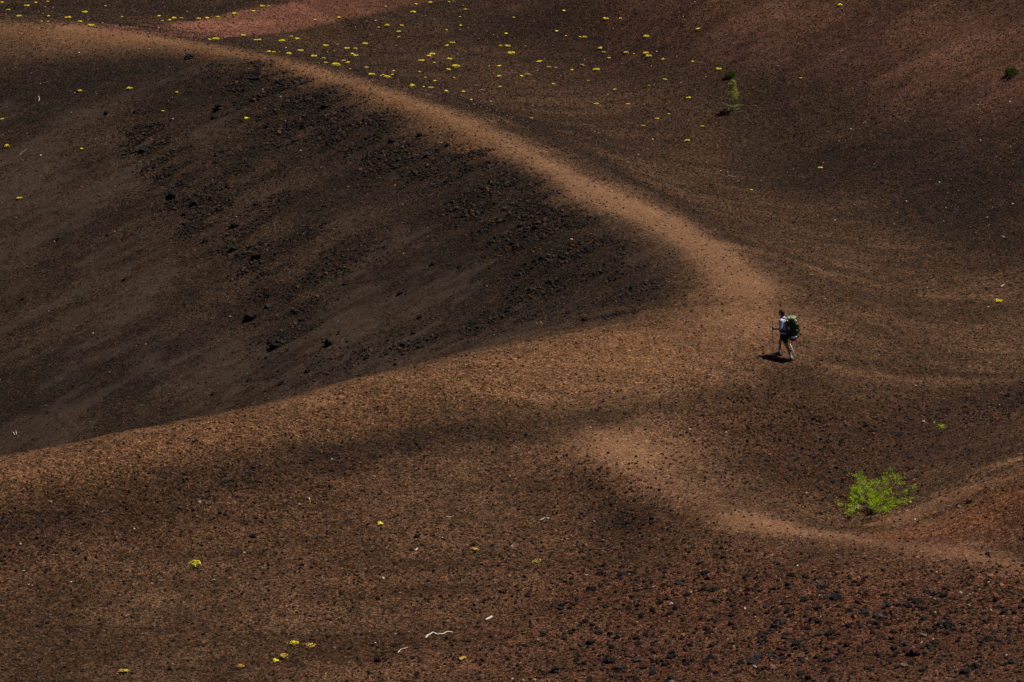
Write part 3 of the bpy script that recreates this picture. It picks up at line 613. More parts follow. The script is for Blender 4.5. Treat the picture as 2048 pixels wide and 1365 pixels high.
# (photo point, width, state): y bright, d duller and sparse, o fading orange, g mostly leaves
FL = {
'in the top left corner': [(4,7,8,'y'),(17,21,9,'d'),(54,13,9,'y'),(72,7,5,'y'),(39,34,9,'y'),(97,34,6,'d'),(96,5,5,'d'),(83,45,5,'d'),(96,45,4,'d'),(136,37,11,'y'),(171,26,10,'y'),(160,45,8,'d'),(178,40,4,'d'),(182,53,11,'y'),(211,13,4,'d'),(244,35,5,'d')],
'along the upper edge of the red track': [(317,34,6,'y'),(325,43,5,'d'),(339,42,6,'y'),(348,38,10,'y'),(362,38,5,'d'),(397,39,8,'y'),(414,38,10,'y'),(435,36,8,'y'),(468,29,10,'y'),(506,24,6,'y'),(524,14,9,'y'),(537,14,4,'d')],
'just below the red track near the far rim': [(420,81,8,'d'),(432,80,14,'y'),(487,73,8,'d'),(512,82,8,'d'),(519,81,6,'y'),(563,84,13,'y'),(583,75,6,'d'),(594,80,8,'d'),(480,87,6,'g'),(630,43,5,'y'),(677,40,6,'y')],
'just behind the far rim path': [(538,105,9,'y'),(548,106,7,'d'),(578,109,11,'y'),(601,103,10,'y'),(572,97,4,'d'),(627,114,14,'y'),(647,118,9,'d'),(653,127,9,'d'),(672,132,18,'y'),(686,123,10,'d'),(696,127,8,'d'),(700,139,4,'d'),(732,137,9,'d'),(744,151,12,'y'),(766,151,5,'d'),(774,156,14,'y'),(784,151,6,'d'),(787,143,5,'y'),(824,173,12,'y')],
'between the rim path and white chip': [(651,93,10,'y'),(675,91,4,'d'),(693,98,12,'y'),(712,99,7,'d'),(711,113,10,'y'),(705,110,7,'d'),(730,90,10,'y')],
'on the dark ground right of the red track': [(771,15,5,'d'),(827,27,11,'y'),(833,10,5,'y'),(861,7,8,'y'),(898,6,5,'d'),(774,53,11,'d'),(757,56,4,'y'),(803,54,8,'y'),(798,65,8,'y'),(797,77,8,'d'),(893,62,5,'d'),(921,53,6,'d'),(930,21,7,'y'),(920,36,4,'y')],
'among the flowers above the far rim': [(905,87,9,'y'),(894,93,7,'d'),(843,123,10,'y'),(858,114,8,'d'),(864,110,13,'y'),(869,127,6,'d'),(899,120,12,'y'),(912,135,16,'y'),(897,141,10,'y'),(839,145,5,'d'),(852,157,8,'o'),(870,164,6,'d'),(909,157,4,'y')],
'close behind the middle rim crest': [(847,175,5,'d'),(862,177,9,'y'),(892,184,8,'d'),(902,185,7,'g'),(927,185,6,'y'),(942,201,5,'y')],
'around the largest clump above the rim': [(1012,69,7,'d'),(1001,94,8,'d'),(1015,95,11,'y'),(1021,109,17,'y'),(1043,99,4,'g'),(998,134,8,'d'),(998,154,9,'y'),(1000,175,5,'y'),(1044,154,6,'y'),(1054,151,12,'o'),(1063,238,5,'d'),(1071,254,5,'g'),(1038,237,10,'g')],
'in the middle of the dark outer moat': [(1079,126,11,'y'),(1099,137,10,'o'),(1112,137,5,'o'),(1144,142,7,'d'),(1152,162,9,'g'),(1167,133,9,'o'),(1176,163,5,'o'),(1108,170,9,'d'),(1193,142,14,'y'),(1192,210,9,'y'),(1229,181,6,'d'),(1102,203,5,'g')],
'on the dark ground under the pinkish slope': [(1128,25,6,'y'),(1028,37,4,'y'),(1113,65,7,'d'),(1132,73,4,'d'),(1160,76,5,'d'),(1169,76,11,'d'),(1211,39,11,'y'),(1240,40,5,'y')],
'left of the pine sapling': [(1201,99,10,'y'),(1208,108,7,'o'),(1253,107,11,'d'),(1267,109,4,'d'),(1218,118,6,'d'),(1292,75,11,'y'),(1293,110,13,'y'),(1298,115,11,'y'),(1324,121,10,'d'),(1330,161,8,'y'),(1298,172,4,'d'),(1338,230,4,'y'),(1314,240,7,'d'),(1286,254,9,'o'),(1256,210,7,'d'),(1256,222,4,'g')],
'close to the pine sapling': [(1397,61,10,'y'),(1385,125,5,'y'),(1437,141,11,'y'),(1377,198,9,'y'),(1404,254,9,'d'),(1374,284,13,'d'),(1602,158,5,'y')],
'alone on the broad outer slope': [(1503,382,6,'d'),(1680,13,11,'y'),(1640,338,9,'d'),(1996,605,14,'y')],
'on the upper left crater wall': [(159,183,8,'y'),(258,180,11,'y'),(238,254,7,'g'),(326,224,6,'d'),(354,188,5,'y'),(493,240,8,'y'),(164,299,5,'y'),(3,240,10,'d'),(25,266,7,'g'),(15,294,12,'d'),(39,400,10,'y')],
'on the brown plain in the lower left': [(388,1134,27,'y'),(247,1345,22,'o'),(257,1207,11,'g'),(182,1172,9,'g'),(480,1336,14,'o')],
'left of the curved white branch': [(586,1291,20,'d'),(620,1294,20,'o'),(572,1317,20,'o'),(551,1325,12,'d'),(583,1356,16,'g')],
'on the brown plain below the near rim': [(760,1051,12,'d'),(948,1103,11,'o'),(952,1112,9,'g'),(1076,1128,22,'o'),(930,1154,9,'g'),(924,1322,13,'o'),(1155,1175,11,'g'),(710,1222,10,'g')],
'by the pale track bend': [(1212,1055,14,'g'),(1265,1088,14,'g'),(1225,1122,16,'g'),(1384,1097,14,'g')],
'on the slope around the green bush': [(1693,942,13,'g'),(1760,936,6,'g'),(1852,938,12,'g'),(1883,856,18,'g'),(1918,838,14,'g'),(1835,714,14,'g'),(1843,745,9,'g')],
}
NUM = ['leftmost', 'second from left', 'third from left', 'fourth from left', 'fifth from left', 'sixth from left', 'seventh from left', 'eighth from left', 'ninth from left']
STN = {'y': 'bright yellow flower clump', 'd': 'thin yellow flower clump', 'o': 'fading orange flower clump', 'g': 'low green leafy plant'}
for phrase, L in FL.items():
    bys = {}
    for q in L: bys.setdefault(q[3], []).append(q)
    for st, Q in bys.items():
        Q.sort()
        big = max(Q, key=lambda q: q[2])
        for i, (u, v, w, s_) in enumerate(Q):
            p = ghit(u, v); wm = w/pxm(p)*(1.12 if st != 'd' else 1.0)
            st_ = 'd' if (w > 19 and st == 'y') else st
            key = ('s' if wm < .21 else 'm' if wm < .34 else 'l')+('1' if st_ == 'y' else '0')+str(i % 2)
            w0, mh, ml, mo = CL[key]; sc = wm/w0
            e = empty('flower_clump' if st != 'g' else 'leafy_plant', (p[0], p[1], gz(p[0], p[1])-.005), rot=(0, 0, random.random()*6.28), s=sc)
            if len(Q) == 1: lab = 'only '+STN[st]+' '+phrase
            elif (u, v, w, s_) == big and sum(q[2] == w for q in Q) == 1: lab = 'largest '+STN[st]+' '+phrase
            elif i < len(NUM) and not (i == len(Q)-1): lab = NUM[i]+' '+STN[st]+' '+phrase
            elif i == len(Q)-1: lab = 'rightmost '+STN[st]+' '+phrase
            else: lab = STN[st]+' farther right '+phrase
            tag(e, lab, 'flowers' if st != 'g' else 'plant', 'yellow flower clumps on the cinders' if st != 'g' else 'low green plants on the cinders')
            if st != 'g': link(bpy.data.objects.new('flower_heads', mo if st == 'o' else mh), e)
            else: e.scale = (sc, sc, sc*1.5)
            lo_ = link(bpy.data.objects.new('leaf_mat', ml), e)
            if st == 'g': lo_.material_slots[0].link = 'OBJECT'; lo_.material_slots[0].material = M_BUSH if w >= 18 else M_LEAFG

# ------------------------------------------------------------------ woody plants
def bush(name, base, width, height, nst, nleaf, leaf, ml, ms, label, cat, seed, lean=(0, 0), group=None, twig=.006, ragged=False):
    r = random.Random(seed); st, lf = MB(), MB(); tips = []
    def grow(p, d, L, rad_, lev):
        pts = [p]; 
        for i in range(4):
            d = (d+Vector((r.gauss(0, .16), r.gauss(0, .16), r.gauss(-.02 if ragged else .03, .10)))).normalized(); p = p+d*L/4; pts.append(p)
        st.tube(pts, [rad_*(1-.15*i) for i in range(5)], 5)
        if lev < 3:
            for k in range(r.choice((2, 3, 3))):
                j = r.choice((2, 3, 4)); dd = (d+Vector((r.gauss(0, .5), r.gauss(0, .5), r.gauss(.05 if ragged else .12, .25)))).normalized()
                grow(pts[j], dd, L*r.uniform(.5, .8), rad_*.6, lev+1)
        if lev >= 2: tips.extend([(q, d) for q in pts[1:]])
        if lev == 3: tips.extend([(pts[-1], d)]*3)
    for k in range(nst):
        a = 2*math.pi*(k+r.random()*.6)/nst; out = r.uniform(.55, 1.0)
        d = Vector((math.cos(a)*width*out+lean[0], math.sin(a)*width*out*.9+lean[1], height*r.uniform(.4, 1.5))).normalized()
        lm = r.choice((.6, .8, 1.0, 1.3, 1.5)) if ragged else r.uniform(.8, 1.2)
        grow(Vector((math.cos(a)*.04, math.sin(a)*.04, -.02)), d, width*.21*lm, twig*2.0, 0)
    if ragged: r.shuffle(tips); tips = tips[:int(len(tips)*.6)]
    for _ in range(nleaf):
        q, d = r.choice(tips); q = q+Vector((r.gauss(0, 1), r.gauss(0, 1), r.gauss(0, 1)))*leaf*.8
        if q.z < .01: continue
        M = (d+Vector((r.gauss(0, .6), r.gauss(0, .6), r.gauss(.5, .5)))).normalized().to_track_quat('X', 'Z').to_matrix() @ Euler((r.random()*6.28, 0, 0)).to_matrix()
        L = leaf*r.uniform(.6, 1.2); w = L*.36
        lf.add([q, q+M@Vector((L*.5, w, .1*L)), q+M@Vector((L, 0, 0)), q+M@Vector((L*.5, -w, .1*L))], [(0, 1, 2), (0, 2, 3)])
    e = empty(name, base); tag(e, label, cat, group)
    st.build('stems', ms, e); f = lf.build('foliage', ml, e); f['kind'] = 'stuff'; return e
def base(u, v, dz=-.01):
    p = ghit(u, v); return (p[0], p[1], gz(p[0], p[1])+dz)
b0 = bush('green_bush', base(1742, 1016), 2.1, .66, 16, 5200, .050, M_BUSH, M_TWIG, 'bright green leafy bush with pale twigs in the hollow behind the foreground track', 'bush', 5, lean=(.3, .15), twig=.0055, ragged=True)
# a few stray stems beside it
bush('green_shoot', base(1783, 941), .16, .22, 4, 70, .035, M_BUSH, M_TWIG, 'small green shoot standing just above the green bush', 'plant', 9)
bush('dark_bush', base(1459, 156), .62, .40, 9, 1500, .05, M_BUSHD, M_BARK, 'dark green rounded bush directly behind the pine sapling', 'bush', 21)
bush('dark_bush', base(2022, 151), .72, .44, 9, 1900, .05, M_BUSHD, M_BARK, 'dark green rounded bush alone near the right edge of the outer slope', 'bush', 23)
bush('wispy_plant', base(1458, 137), .34, .42, 5, 120, .04, M_BUSHD, M_BARK, 'wispy dark green plant just above the dark bush behind the sapling', 'plant', 25)
# pine sapling
def sapling(loc, Ht, seed):
    r = random.Random(seed); tr, br, nd = MB(), MB(), MB(); lowb, lown = MB(), MB()
    lean = Vector((.03, 0, 0)); tr.tube([Vector((math.sin(i*.9)*.01, 0, 0))+lean*i/8*Ht/2+Vector((0, 0, Ht*i/8-.03)) for i in range(9)], [.032*(1-.1*i) for i in range(9)], 8)
    def needles(mb, p, d, L, cnt):
        for _ in range(cnt):
            q = p+d*L*r.uniform(.25, 1.0); dd = (d*r.uniform(.3, 1)+Vector((r.gauss(0, .7), r.gauss(0, .7), r.gauss(.25, .6)))).normalized(); s = dd.cross(Vector((r.gauss(0, 1), r.gauss(0, 1), r.gauss(0, 1)))).normalized()*.0045; l = r.uniform(.045, .085)
            mb.add([q-s, q+s, q+s*.4+dd*l, q-s*.4+dd*l], [(0, 1, 2, 3)])
    for k in range(44):
        f = (k+.5)/44; z = Ht*(.36+.62*f); L = .40*Ht*.62*(1-f)**.8*(.55+.6*r.random())*(.75+.5*math.sin(min(1, f*2.2)*math.pi/2)) + .05
        a = k*2.4+r.gauss(0, .3); d = Vector((math.cos(a), math.sin(a), .35+.5*f)).normalized(); p = Vector((0, 0, z))+lean*z/2
        if r.random() < .12: continue
        br.tube([p, p+d*L*.5+Vector((0, 0, -.01)), p+d*L], [.007, .005, .003], 5); needles(nd, p, d, L, int(30+110*L))
        for s_ in (-1, 1):
            d2 = (d+Vector((-d.y, d.x, 0))*s_*.6).normalized(); q = p+d*L*.45; br.tube([q, q+d2*L*.4], [.004, .002], 4); needles(nd, q, d2, L*.4, int(15+50*L))
    for k in range(13):
        z = .06+.16*r.random(); a = k*2.1+r.gauss(0, .3); d = Vector((math.cos(a), math.sin(a), .12+.2*r.random())).normalized(); L = r.uniform(.32, .55)
        p = Vector((0, 0, z)); lowb.tube([p, p+d*L*.5, p+d*L+Vector((0, 0, .04))], [.01, .007, .004], 5); needles(nd, p, d, L, int(60+130*L))
    e = empty('pine_sapling', loc); tag(e, 'young pine sapling with a thin bare stem and a skirt of low branches', 'tree')
    tr.build('trunk', M_BARK, e, True); br.V and br.build('branches', M_BARK, e); lowb.build('low_branches', M_BARK, e)
    c = nd.build('crown', M_NEEDLE, e); c['kind'] = 'stuff'; return e
sapling(base(1464, 223), 1.5, 4)

# ------------------------------------------------------------------ bleached wood and pale chips
def wood(name, px, wpx, mat, label, cat, lift=.012, rads=None, group=None, n=7):
    pts = [ghit(u, v) for u, v in px]; c = np.mean(pts, 0); c[2] = gz(c[0], c[1]); m = MB()
    q = []; dense = []
    for a, b in zip(pts[:-1], pts[1:]):
        for t in (0, .34, .67): dense.append(a*(1-t)+b*t)
    dense.append(pts[-1]); r_ = wpx/2/pxm(c)
    for i, p in enumerate(dense): q.append(Vector((p[0]-c[0], p[1]-c[1], gz(p[0], p[1])-c[2]+r_*.6+lift*(.5+.5*math.sin(i*1.3)))))
    k = len(q); rr_ = [r_*(.75+.35*math.sin(i*2.1))*(1-.35*i/k) for i in range(k)]
    if rads: rr_ = [r_*x for x in np.interp(np.linspace(0, 1, k), np.linspace(0, 1, len(rads)), rads)]
    m.tube(q, rr_, n, flat=.75); o = m.build(name, mat, None, True); o.location = c; tag(o, label, cat, group); return o
wood('dead_branch', [(851,1281),(857,1274),(866,1270),(876,1271),(884,1271),(893,1268),(905,1266)], 3.6, M_WOOD, 'long curved bleached white branch lying on the foreground plain', 'branch', .02, [1.3,1,1,1.1,.9,.9,.7])
wood('dead_branch', [(796,1308),(802,1303),(808,1300),(815,1299)], 3.2, M_WOOD, 'short slanting white stick below the long curved branch', 'stick')
wood('wood_chip', [(971,1243),(977,1239),(984,1236)], 5.5, M_WOOD, 'thick white wood chip right of the long curved branch', 'wood chip', .01, [.7,1.1,1])
wood('wood_chip', [(829,1105),(832,1102),(835,1099)], 3.2, M_WOOD, 'small white wood chip leaning by a black rock on the plain', 'wood chip', .01, [.5,1,.9])
wood('dead_branch', [(892,1036),(898,1037),(905,1036)], 2.2, M_WOOD, 'thin level white stick on the plain below the near rim', 'stick')
wood('dead_branch', [(1081,1044),(1085,1040),(1090,1039)], 2.8, M_WOOD, 'small bent white stick left of the dark cinders at the track bend', 'stick')
wood('wood_chip', [(618,998),(620,1002)], 3.4, M_WOOD, 'tiny upright white chip on the dark flank of the near rim', 'wood chip')
wood('dead_branch', [(26,867),(29,871),(33,873),(33,869),(32,866)], 1.9, M_WOOD, 'small V shaped white stick at the left edge behind the near rim', 'stick', .05)
wood('dead_branch', [(2002,576),(2004,574),(2008,572)], 3.2, M_WOOD, 'short white stick above the lone yellow clump at right', 'stick')
wood('dead_branch', [(1455,353),(1463,354),(1472,356)], 2.6, M_WOODG, 'thin pinkish grey stick on the dark moat below the sapling', 'stick')
wood('dead_branch', [(77,205),(79,201),(78,196)], 2.2, M_WOOD, 'short curved pale stick on the upper left crater wall', 'stick')
wood('dead_branch', [(39,312),(45,306),(54,300)], 1.8, M_WOODG, 'slanting grey stick near the left edge of the crater wall', 'stick')
wood('dead_branch', [(86,169),(92,167),(97,165)], 1.6, M_WOODG, 'faint grey stick high on the left crater wall', 'stick')
wood('wood_chip', [(749,45),(754,43)], 3.2, M_WOOD, 'white chip on the dark ground just right of the red track', 'wood chip')
wood('dead_branch', [(1015,297),(1022,296),(1030,298),(1034,300)], 3.0, M_WOODG, 'grey weathered log piece lying on the far rim path', 'log')
wood('wood_chip', [(961,182),(966,182),(970,183)], 3.2, M_WOODG, 'pale grey wood chip behind the middle of the far rim', 'wood chip')
wood('dead_branch', [(1465,226),(1475,225),(1486,224)], 1.5, M_WOODG, 'thin grey twig on the ground at the foot of the sapling', 'stick')
wood('dead_branch', [(1724,250),(1731,246)], 1.6, M_WOODG, 'thin grey stick right of the pine sapling on the dark slope', 'stick')
wood('wood_chip', [(157,109),(160,107)], 2.6, M_WOOD, 'tiny white chip just under the left end of the far rim path', 'wood chip')
CH = [(792,92,3,'beside the flowers behind the far rim'),(1051,93,4,'right of the largest bright flower clump'),(299,99,4,'on the dark edge of the far rim path'),(143,228,3,'on the upper left crater wall'),(82,312,4,'beside the slanting grey stick on the crater wall'),(1702,261,4,'right of the sapling on the outer slope'),(1942,286,3,'high near the right edge of the outer slope'),(1878,367,5,'low on the dark outer slope'),(2026,411,5,'at the right edge of the dark outer slope'),(1749,329,3,'in the middle of the dark outer slope'),(979,133,3,'left of the flowers in the dark moat'),(885,1078,4,'on the plain above a black rock'),(269,1060,4,'on the dark flank at left'),(48,1146,5,'near the left edge of the brown plain'),(1061,1036,3,'left of the small bent white stick'),(1537,1058,5,'on the pale foreground track'),(1595,1133,6,'on the slope left of the stony ground'),(1490,1219,6,'low on the foreground slope'),(1922,1187,8,'high on the stony foreground slope'),(1977,1167,7,'beside a black rock at the right edge'),(1899,1017,7,'on the streaked slope right of the bush'),(1919,1015,7,'on the pale streak right of the bush'),(1830,1040,6,'on the slope below and right of the bush'),(1843,1287,5,'among the black rocks in the bottom right'),(1604,1269,5,'in the lower foreground slope'),(1128,1044,3,'beside the dark cinders at the track bend'),(818,1268,6,'left of the long curved branch'),(751,1289,5,'above the short slanting stick'),(142,1167,5,'on the lower left plain'),(429,1163,6,'right of the yellow clump on the plain')]
for k, (u, v, w, ph) in enumerate(CH):
    p = ghit(u, v); s = w/pxm(p); o = bpy.data.objects.new('pale_stone', RM['tan'][k % 7].copy()); link(o); o.data.materials.clear(); o.data.materials.append(M_WOOD if w < 7 else M_WOODG)
    o.scale = (s*1.1, s*.8, s*.6); o.rotation_euler = (random.uniform(-.3, .3), random.uniform(-.3, .3), random.random()*6); o.location = (p[0], p[1], gz(p[0], p[1])+s*.15)
    tag(o, 'small pale stone '+ph, 'stone', 'small pale stones on the dark cinders')
# ------------------------------------------------------------------ the hiker
M_SKIN = simple('skin', (.36, .19, .125), .55, .08, 20); M_SHIRT = simple('pale_blue_shirt', (.50, .58, .76), .85, .1, 25); M_SHORT = simple('black_shorts', (.008, .008, .010), .85, .2, 20)
M_HAIR = simple('black_hair', (.010, .008, .008), .35, .3, 60); M_SOCK = simple('white_sock', (.62, .62, .66), .9, .08, 40); M_SHOE = simple('grey_brown_shoe', (.10, .085, .065), .8, .3, 30)
M_PACK = simple('dark_olive_nylon', (.028, .038, .018), .6, .25, 18); M_LID = simple('pale_green_nylon', (.25, .29, .18), .55, .15, 18); M_POCK = simple('lime_nylon', (.085, .10, .036), .6, .2, 18)
M_DARK = simple('charcoal_nylon', (.020, .021, .024), .7, .2, 18); M_RED = simple('red_strap', (.75, .015, .012), .5, .05, 18); M_ALU = simple('bare_aluminium', (.75, .75, .82), .45, .05, 10, metal=.15)
M_TAN = simple('tan_cloth', (.45, .32, .20), .8, .2, 18); M_BLUE = simple('pale_blue_cloth', (.25, .32, .36), .7, .1, 18); M_BAND = simple('patterned_scarf', (.52, .42, .55), .8, .6, 55); M_PATTERN = simple('grip_rubber', (.01, .01, .011), .6, .2, 30)
M_EYE = simple('eye', (.02, .015, .012), .2, .1, 10); M_LIP = simple('lips', (.30, .11, .09), .5, .05, 10)
hp = ghit(1567, 716.5); HROT = R(155); rootz = gz(hp[0], hp[1])
def groot(f, l):
    c, s = math.cos(HROT), math.sin(HROT); return gz(hp[0]+f*c-l*s, hp[1]+f*s+l*c)-rootz
zL, zR = groot(-.33, .11), groot(.19, -.10)
man = empty('person', (hp[0], hp[1], rootz), HROT)
tag(man, 'hiker in pale shirt and black shorts walking left with a large pack and two poles', 'person')
V_ = Vector
hipL, kneeL, ankL = V_((0, .095, .90)), V_((-.165, .10, .50+zL)), V_((-.34, .11, .125+zL)); hipR, kneeR, ankR = V_((.01, -.095, .90)), V_((.185, -.10, .50+zR)), V_((.19, -.10, .09+zR))
shL, elL, wrL = V_((.05, .185, 1.385)), V_((.06, .235, 1.10)), V_((.285, .20, 1.075)); shR, elR, wrR = V_((.06, -.185, 1.385)), V_((-.07, -.25, 1.13)), V_((.10, -.275, 1.00))
b = MB()
b.capsule((0, -.05, .93), (0, .05, .93), .125, .125, sx=1.0); b.capsule((0, 0, .95), (.055, 0, 1.28), .125, .14); b.capsule((.05, -.09, 1.33), (.05, .09, 1.33), .095, .095); b.capsule(shR, shL, .06, .06)
b.capsule((.07, 0, 1.38), (.105, 0, 1.53), .062, .055)
for h, k, a in ((hipL, kneeL, ankL), (hipR, kneeR, ankR)):
    b.capsule(h, k, .088, .056); m_ = k.lerp(a, .3)+V_((-.018, 0, 0)); b.capsule(k, m_, .054, .055); b.capsule(m_, a, .053, .036)
    b.capsule(a, a+V_((.10, 0, -.045)), .036, .030)
for s_, e_, w_ in ((shL, elL, wrL), (shR, elR, wrR)):
    b.capsule(s_, e_, .052, .040); b.capsule(e_, w_, .040, .027)
# head: skull, jaw, nose, brow, ears
hc = V_((.125, 0, 1.615)); b.capsule(hc+V_((-.015, 0, .015)), hc+V_((.012, 0, .005)), .086, .080); b.capsule(hc+V_((.03, 0, -.02)), hc+V_((.045, 0, -.075)), .066, .040)
b.capsule(hc+V_((.085, 0, .012)), hc+V_((.102, 0, -.018)), .010, .014, 10); b.capsule(hc+V_((.078, -.03, .03)), hc+V_((.078, .03, .03)), .012, .012, 10)
for s_ in (-1, 1): b.capsule(hc+V_((-.005, s_*.080, .012)), hc+V_((-.002, s_*.080, -.022)), .014, .010, 10)
# hands: palm, four bent fingers round the grip, thumb from the palm side
def hand(w, d, side):
    d = d.normalized(); up = V_((0, 0, 1)); lat = d.cross(up).normalized()*side
    pc = w+d*.035; b.capsule(w, pc+up*.012, .026, .026, 12); b.capsule(pc+up*.022, pc-up*.022+d*.012, .024, .021, 12)
    for i, (L) in enumerate((.036, .040, .037, .030)):
        k0 = pc+d*.020+up*(.030-.020*i); k1 = k0+d*L*.8-lat*.010; k2 = k1-lat*.026-d*.006; k3 = k2-d*L*.55-lat*.004
        b.capsule(k0, k1, .0095, .009, 8); b.capsule(k1, k2, .009, .0085, 8); b.capsule(k2, k3, .0085, .008, 8)
    t0 = pc+up*.028-d*.01-lat*.012; t1 = t0+d*.026+up*.010-lat*.022; b.capsule(t0, t1, .011, .010, 8); b.capsule(t1, t1+d*.022-up*.012, .010, .009, 8)
    return pc+d*.026-lat*.020
gripL = hand(wrL, wrL-elL, 1); gripR = hand(wrR, wrR-elR+V_((.02, 0, 0)), -1)
b.solid('body', M_SKIN, man, .006, 2)
for s_ in (-1, 1):
    e = MB(); e.capsule(hc+V_((.083, s_*.030, .008)), hc+V_((.084, s_*.031, .008)), .010, .010, 8); e.build('eye', M_EYE, man, True)
e = MB(); e.capsule(hc+V_((.088, -.018, -.052)), hc+V_((.088, .018, -.052)), .007, .007, 8); e.build('mouth', M_LIP, man, True)
h_ = MB(); h_.capsule(hc+V_((-.030, 0, .022)), hc+V_((.012, 0, .040)), .093, .083); h_.capsule(hc+V_((-.050, 0, -.03)), hc+V_((-.030, 0, .02)), .066, .085); h_.capsule(hc+V_((-.055, -.02, -.075)), hc+V_((-.055, .02, -.075)), .045, .045)
h_.capsule(hc+V_((.035, -.045, .062)), hc+V_((.045, .045, .062)), .040, .040)
for s_ in (-1, 1): h_.capsule(hc+V_((-.01, s_*.066, .045)), hc+V_((-.03, s_*.062, -.01)), .032, .030)
h_.solid('hair', M_HAIR, man, .008, 1)
c_ = MB(); c_.capsule((0, -.045, .945), (0, .045, .945), .150, .150); c_.capsule((0, 0, .95), (.055, 0, 1.28), .145, .155); c_.capsule((.05, -.10, 1.335), (.05, .10, 1.335), .105, .105); c_.capsule(shR, shL, .072, .072)
for s_, e_ in ((shL, elL), (shR, elR)): q = s_.lerp(e_, .86); c_.capsule(s_, q, .073, .064)
c_.capsule((.07, 0, 1.40), (.09, 0, 1.45), .080, .068)
c_.solid('shirt', M_SHIRT, man, .009, 3)
c_ = MB(); c_.capsule((0, -.05, .845), (0, .05, .845), .128, .128)
for h, k in ((hipL, kneeL), (hipR, kneeR)): c_.capsule(h, h.lerp(k, .56), .104, .086)
c_.solid('shorts', M_SHORT, man, .009, 2)
for k, a, zz in ((kneeL, ankL, zL), (kneeR, ankR, zR)):
    c_ = MB(); c_.capsule(k.lerp(a, .66), a, .049, .044); c_.solid('sock', M_SOCK, man, .008, 1)
c_ = MB(); toe = ankL+V_((.17, 0, 0)); toe.z = zL+.045; heel = ankL+V_((-.045, 0, -.03)); c_.capsule(heel, toe, .048, .040); c_.capsule(ankL+V_((0, 0, .0)), toe+V_((-.05, 0, .01)), .052, .042); sole = MB(); c_.solid('shoe', M_SHOE, man, .008, 2)
c_ = MB(); toe = ankR+V_((.18, 0, 0)); toe.z = zR+.045; c_.capsule(V_((ankR.x-.05, ankR.y, zR+.05)), toe, .048, .042); c_.capsule(ankR+V_((0, 0, .01)), toe+V_((-.06, 0, .015)), .054, .044); c_.solid('shoe', M_SHOE, man, .008, 2)
c_ = MB()
for k in range(10):
    a0, a1 = 2*math.pi*k/10, 2*math.pi*(k+1)/10; f = lambda a: V_((.085+.082*math.cos(a), .080*math.sin(a), 1.455+.012*math.sin(a*2))); c_.capsule(f(a0), f(a1), .024, .024, 8)
c_.solid('scarf', M_BAND, man, .008, 1)
# backpack: a thing worn by the hiker
pk = empty('backpack', (hp[0], hp[1], rootz), HROT); tag(pk, 'large olive green backpack with pale green lid on the hiker\'s back', 'backpack')
c_ = MB()
for y in (-.10, .10): c_.capsule((-.20, y, .93), (-.185, y, 1.36), .105, .10)
for y in (-.08, .08): c_.capsule((-.29, y, .95), (-.265, y, 1.34), .095, .085)
c_.solid('main_bag', M_PACK, pk, .012, 4)
c_ = MB(); c_.capsule((-.16, -.10, 1.475), (-.16, .10, 1.475), .062, .062); c_.capsule((-.26, -.09, 1.49), (-.26, .09, 1.49), .068, .068); c_.capsule((-.20, 0, 1.51), (-.25, 0, 1.51), .062, .055); c_.solid('lid', M_LID, pk, .010, 4)
c_ = MB(); c_.capsule((-.35, -.05, 1.05), (-.345, .05, 1.05), .085, .085); c_.capsule((-.355, -.03, 1.28), (-.355, .04, 1.28), .075, .075); c_.capsule((-.36, 0, 1.05), (-.36, 0, 1.25), .08, .07); c_.solid('front_pocket', M_POCK, pk, .010, 4)
for s_ in (-1, 1):
    c_ = MB(); c_.capsule((-.20, s_*.19, .95), (-.20, s_*.19, 1.10), .062, .055); c_.solid('side_pocket', M_DARK, pk, .010, 3)
    c_ = MB(); pts = [(-.10, s_*.09, 1.40), (-.03, s_*.095, 1.47), (.06, s_*.105, 1.465), (.145, s_*.11, 1.37), (.165, s_*.12, 1.27), (.12, s_*.145, 1.14), (-.04, s_*.165, 1.03)]
    for a0, a1 in zip(pts[:-1], pts[1:]): c_.capsule(a0, a1, .020, .020, 8)
    c_.solid('shoulder_strap', M_DARK, pk, .008, 1)
    c_ = MB(); c_.tube([(-.20, s_*.06, 1.46), (-.27, s_*.06, 1.565), (-.34, s_*.06, 1.47), (-.37, s_*.06, 1.38), (-.43, s_*.06, 1.26), (-.44, s_*.06, 1.1), (-.42, s_*.06, .95)], .010, 6); c_.build('compression_strap', M_DARK, pk, True)
c_ = MB()
for k in range(16):
    f = lambda a: V_((.0+.165*math.cos(a), .180*math.sin(a), 1.00-.02*math.cos(a))); c_.capsule(f(2*math.pi*k/16), f(2*math.pi*(k+1)/16), .032, .032, 8)
c_.solid('hip_belt', M_DARK, pk, .010, 1)
c_ = MB(); c_.capsule((-.20, .205, 1.08), (-.20, .205, 1.20), .036, .032, 12); c_.build('water_bottle', M_BLUE, pk, True)
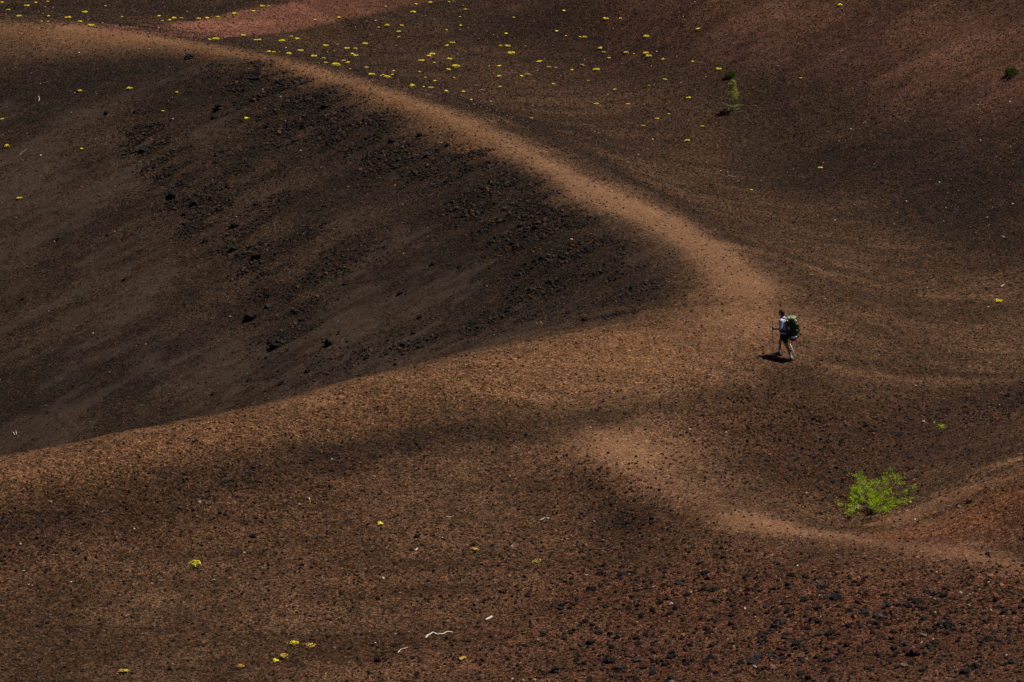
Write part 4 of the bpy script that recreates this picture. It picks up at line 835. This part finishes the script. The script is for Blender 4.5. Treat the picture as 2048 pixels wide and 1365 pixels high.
c_ = MB(); c_.capsule((-.31, -.20, .80), (-.31, .20, .80), .085, .085, 16); c_.build('bottom_sack', M_DARK, pk, True)
c_ = MB(); c_.capsule((-.20, -.12, .83), (-.20, .12, .83), .080, .080, 16); c_.solid('base_compartment', M_DARK, pk, .010, 2)
c_ = MB(); c_.capsule((-.385, .10, .87), (-.385, .17, .865), .028, .028, 10); c_.build('rolled_cloth', M_BLUE, pk, True)
c_ = MB(); c_.capsule((-.14, .13, 1.43), (-.14, .18, 1.42), .034, .030, 10); c_.build('tan_roll', M_TAN, pk, True)
c_ = MB(); c_.capsule((-.34, .06, 1.44), (-.36, .10, 1.42), .036, .034, 10); c_.build('tan_roll', M_TAN, pk, True)
c_ = MB(); c_.box((-.405, .115, .77), (.006, .016, .105), Euler((0, .05, 0)).to_matrix()); c_.build('red_strap', M_RED, pk)
for ch in pk.children:
    for v in ch.data.vertices:
        if v.co.x < -.12: v.co.x = -.12+(v.co.x+.12)*1.32
# trekking poles: held, so things of their own
def pole(grip, tip, label):
    e = empty('trekking_pole', (hp[0], hp[1], rootz), HROT); tag(e, label, 'trekking pole', 'trekking poles of the hiker'); grip = V_(grip); tip = V_(tip); d = (grip-tip).normalized(); L = (grip-tip).length
    P_ = lambda t: tip+d*L*t
    m = MB(); m.tube([P_(.05), P_(.30), P_(.58)], .0115, 8); m.build('lower_shaft', M_ALU, e, True)
    m = MB(); m.tube([P_(.52), P_(.75), P_(.97)], .0130, 8); m.build('upper_shaft', M_DARK, e, True)
    m = MB(); m.tube([grip-d*.06, grip-d*.02, grip+d*.03, grip+d*.06, grip+d*.075], [.014, .016, .014, .019, .012], 10); m.build('grip', M_PATTERN, e, True)
    m = MB(); m.tube([P_(.045), P_(.055)], [.028, .028], 12); m.build('basket', M_DARK, e, True)
    m = MB(); m.tube([tip-d*.01, P_(.05)], [.003, .006], 6); m.build('tip', M_ALU, e, True)
pole(gripL, (.31, .215, groot(.31, .215)), 'trekking pole held upright in front of the hiker')
pole(gripR, (-.43, -.22, groot(-.43, -.22)), 'trekking pole slanting back behind the hiker')
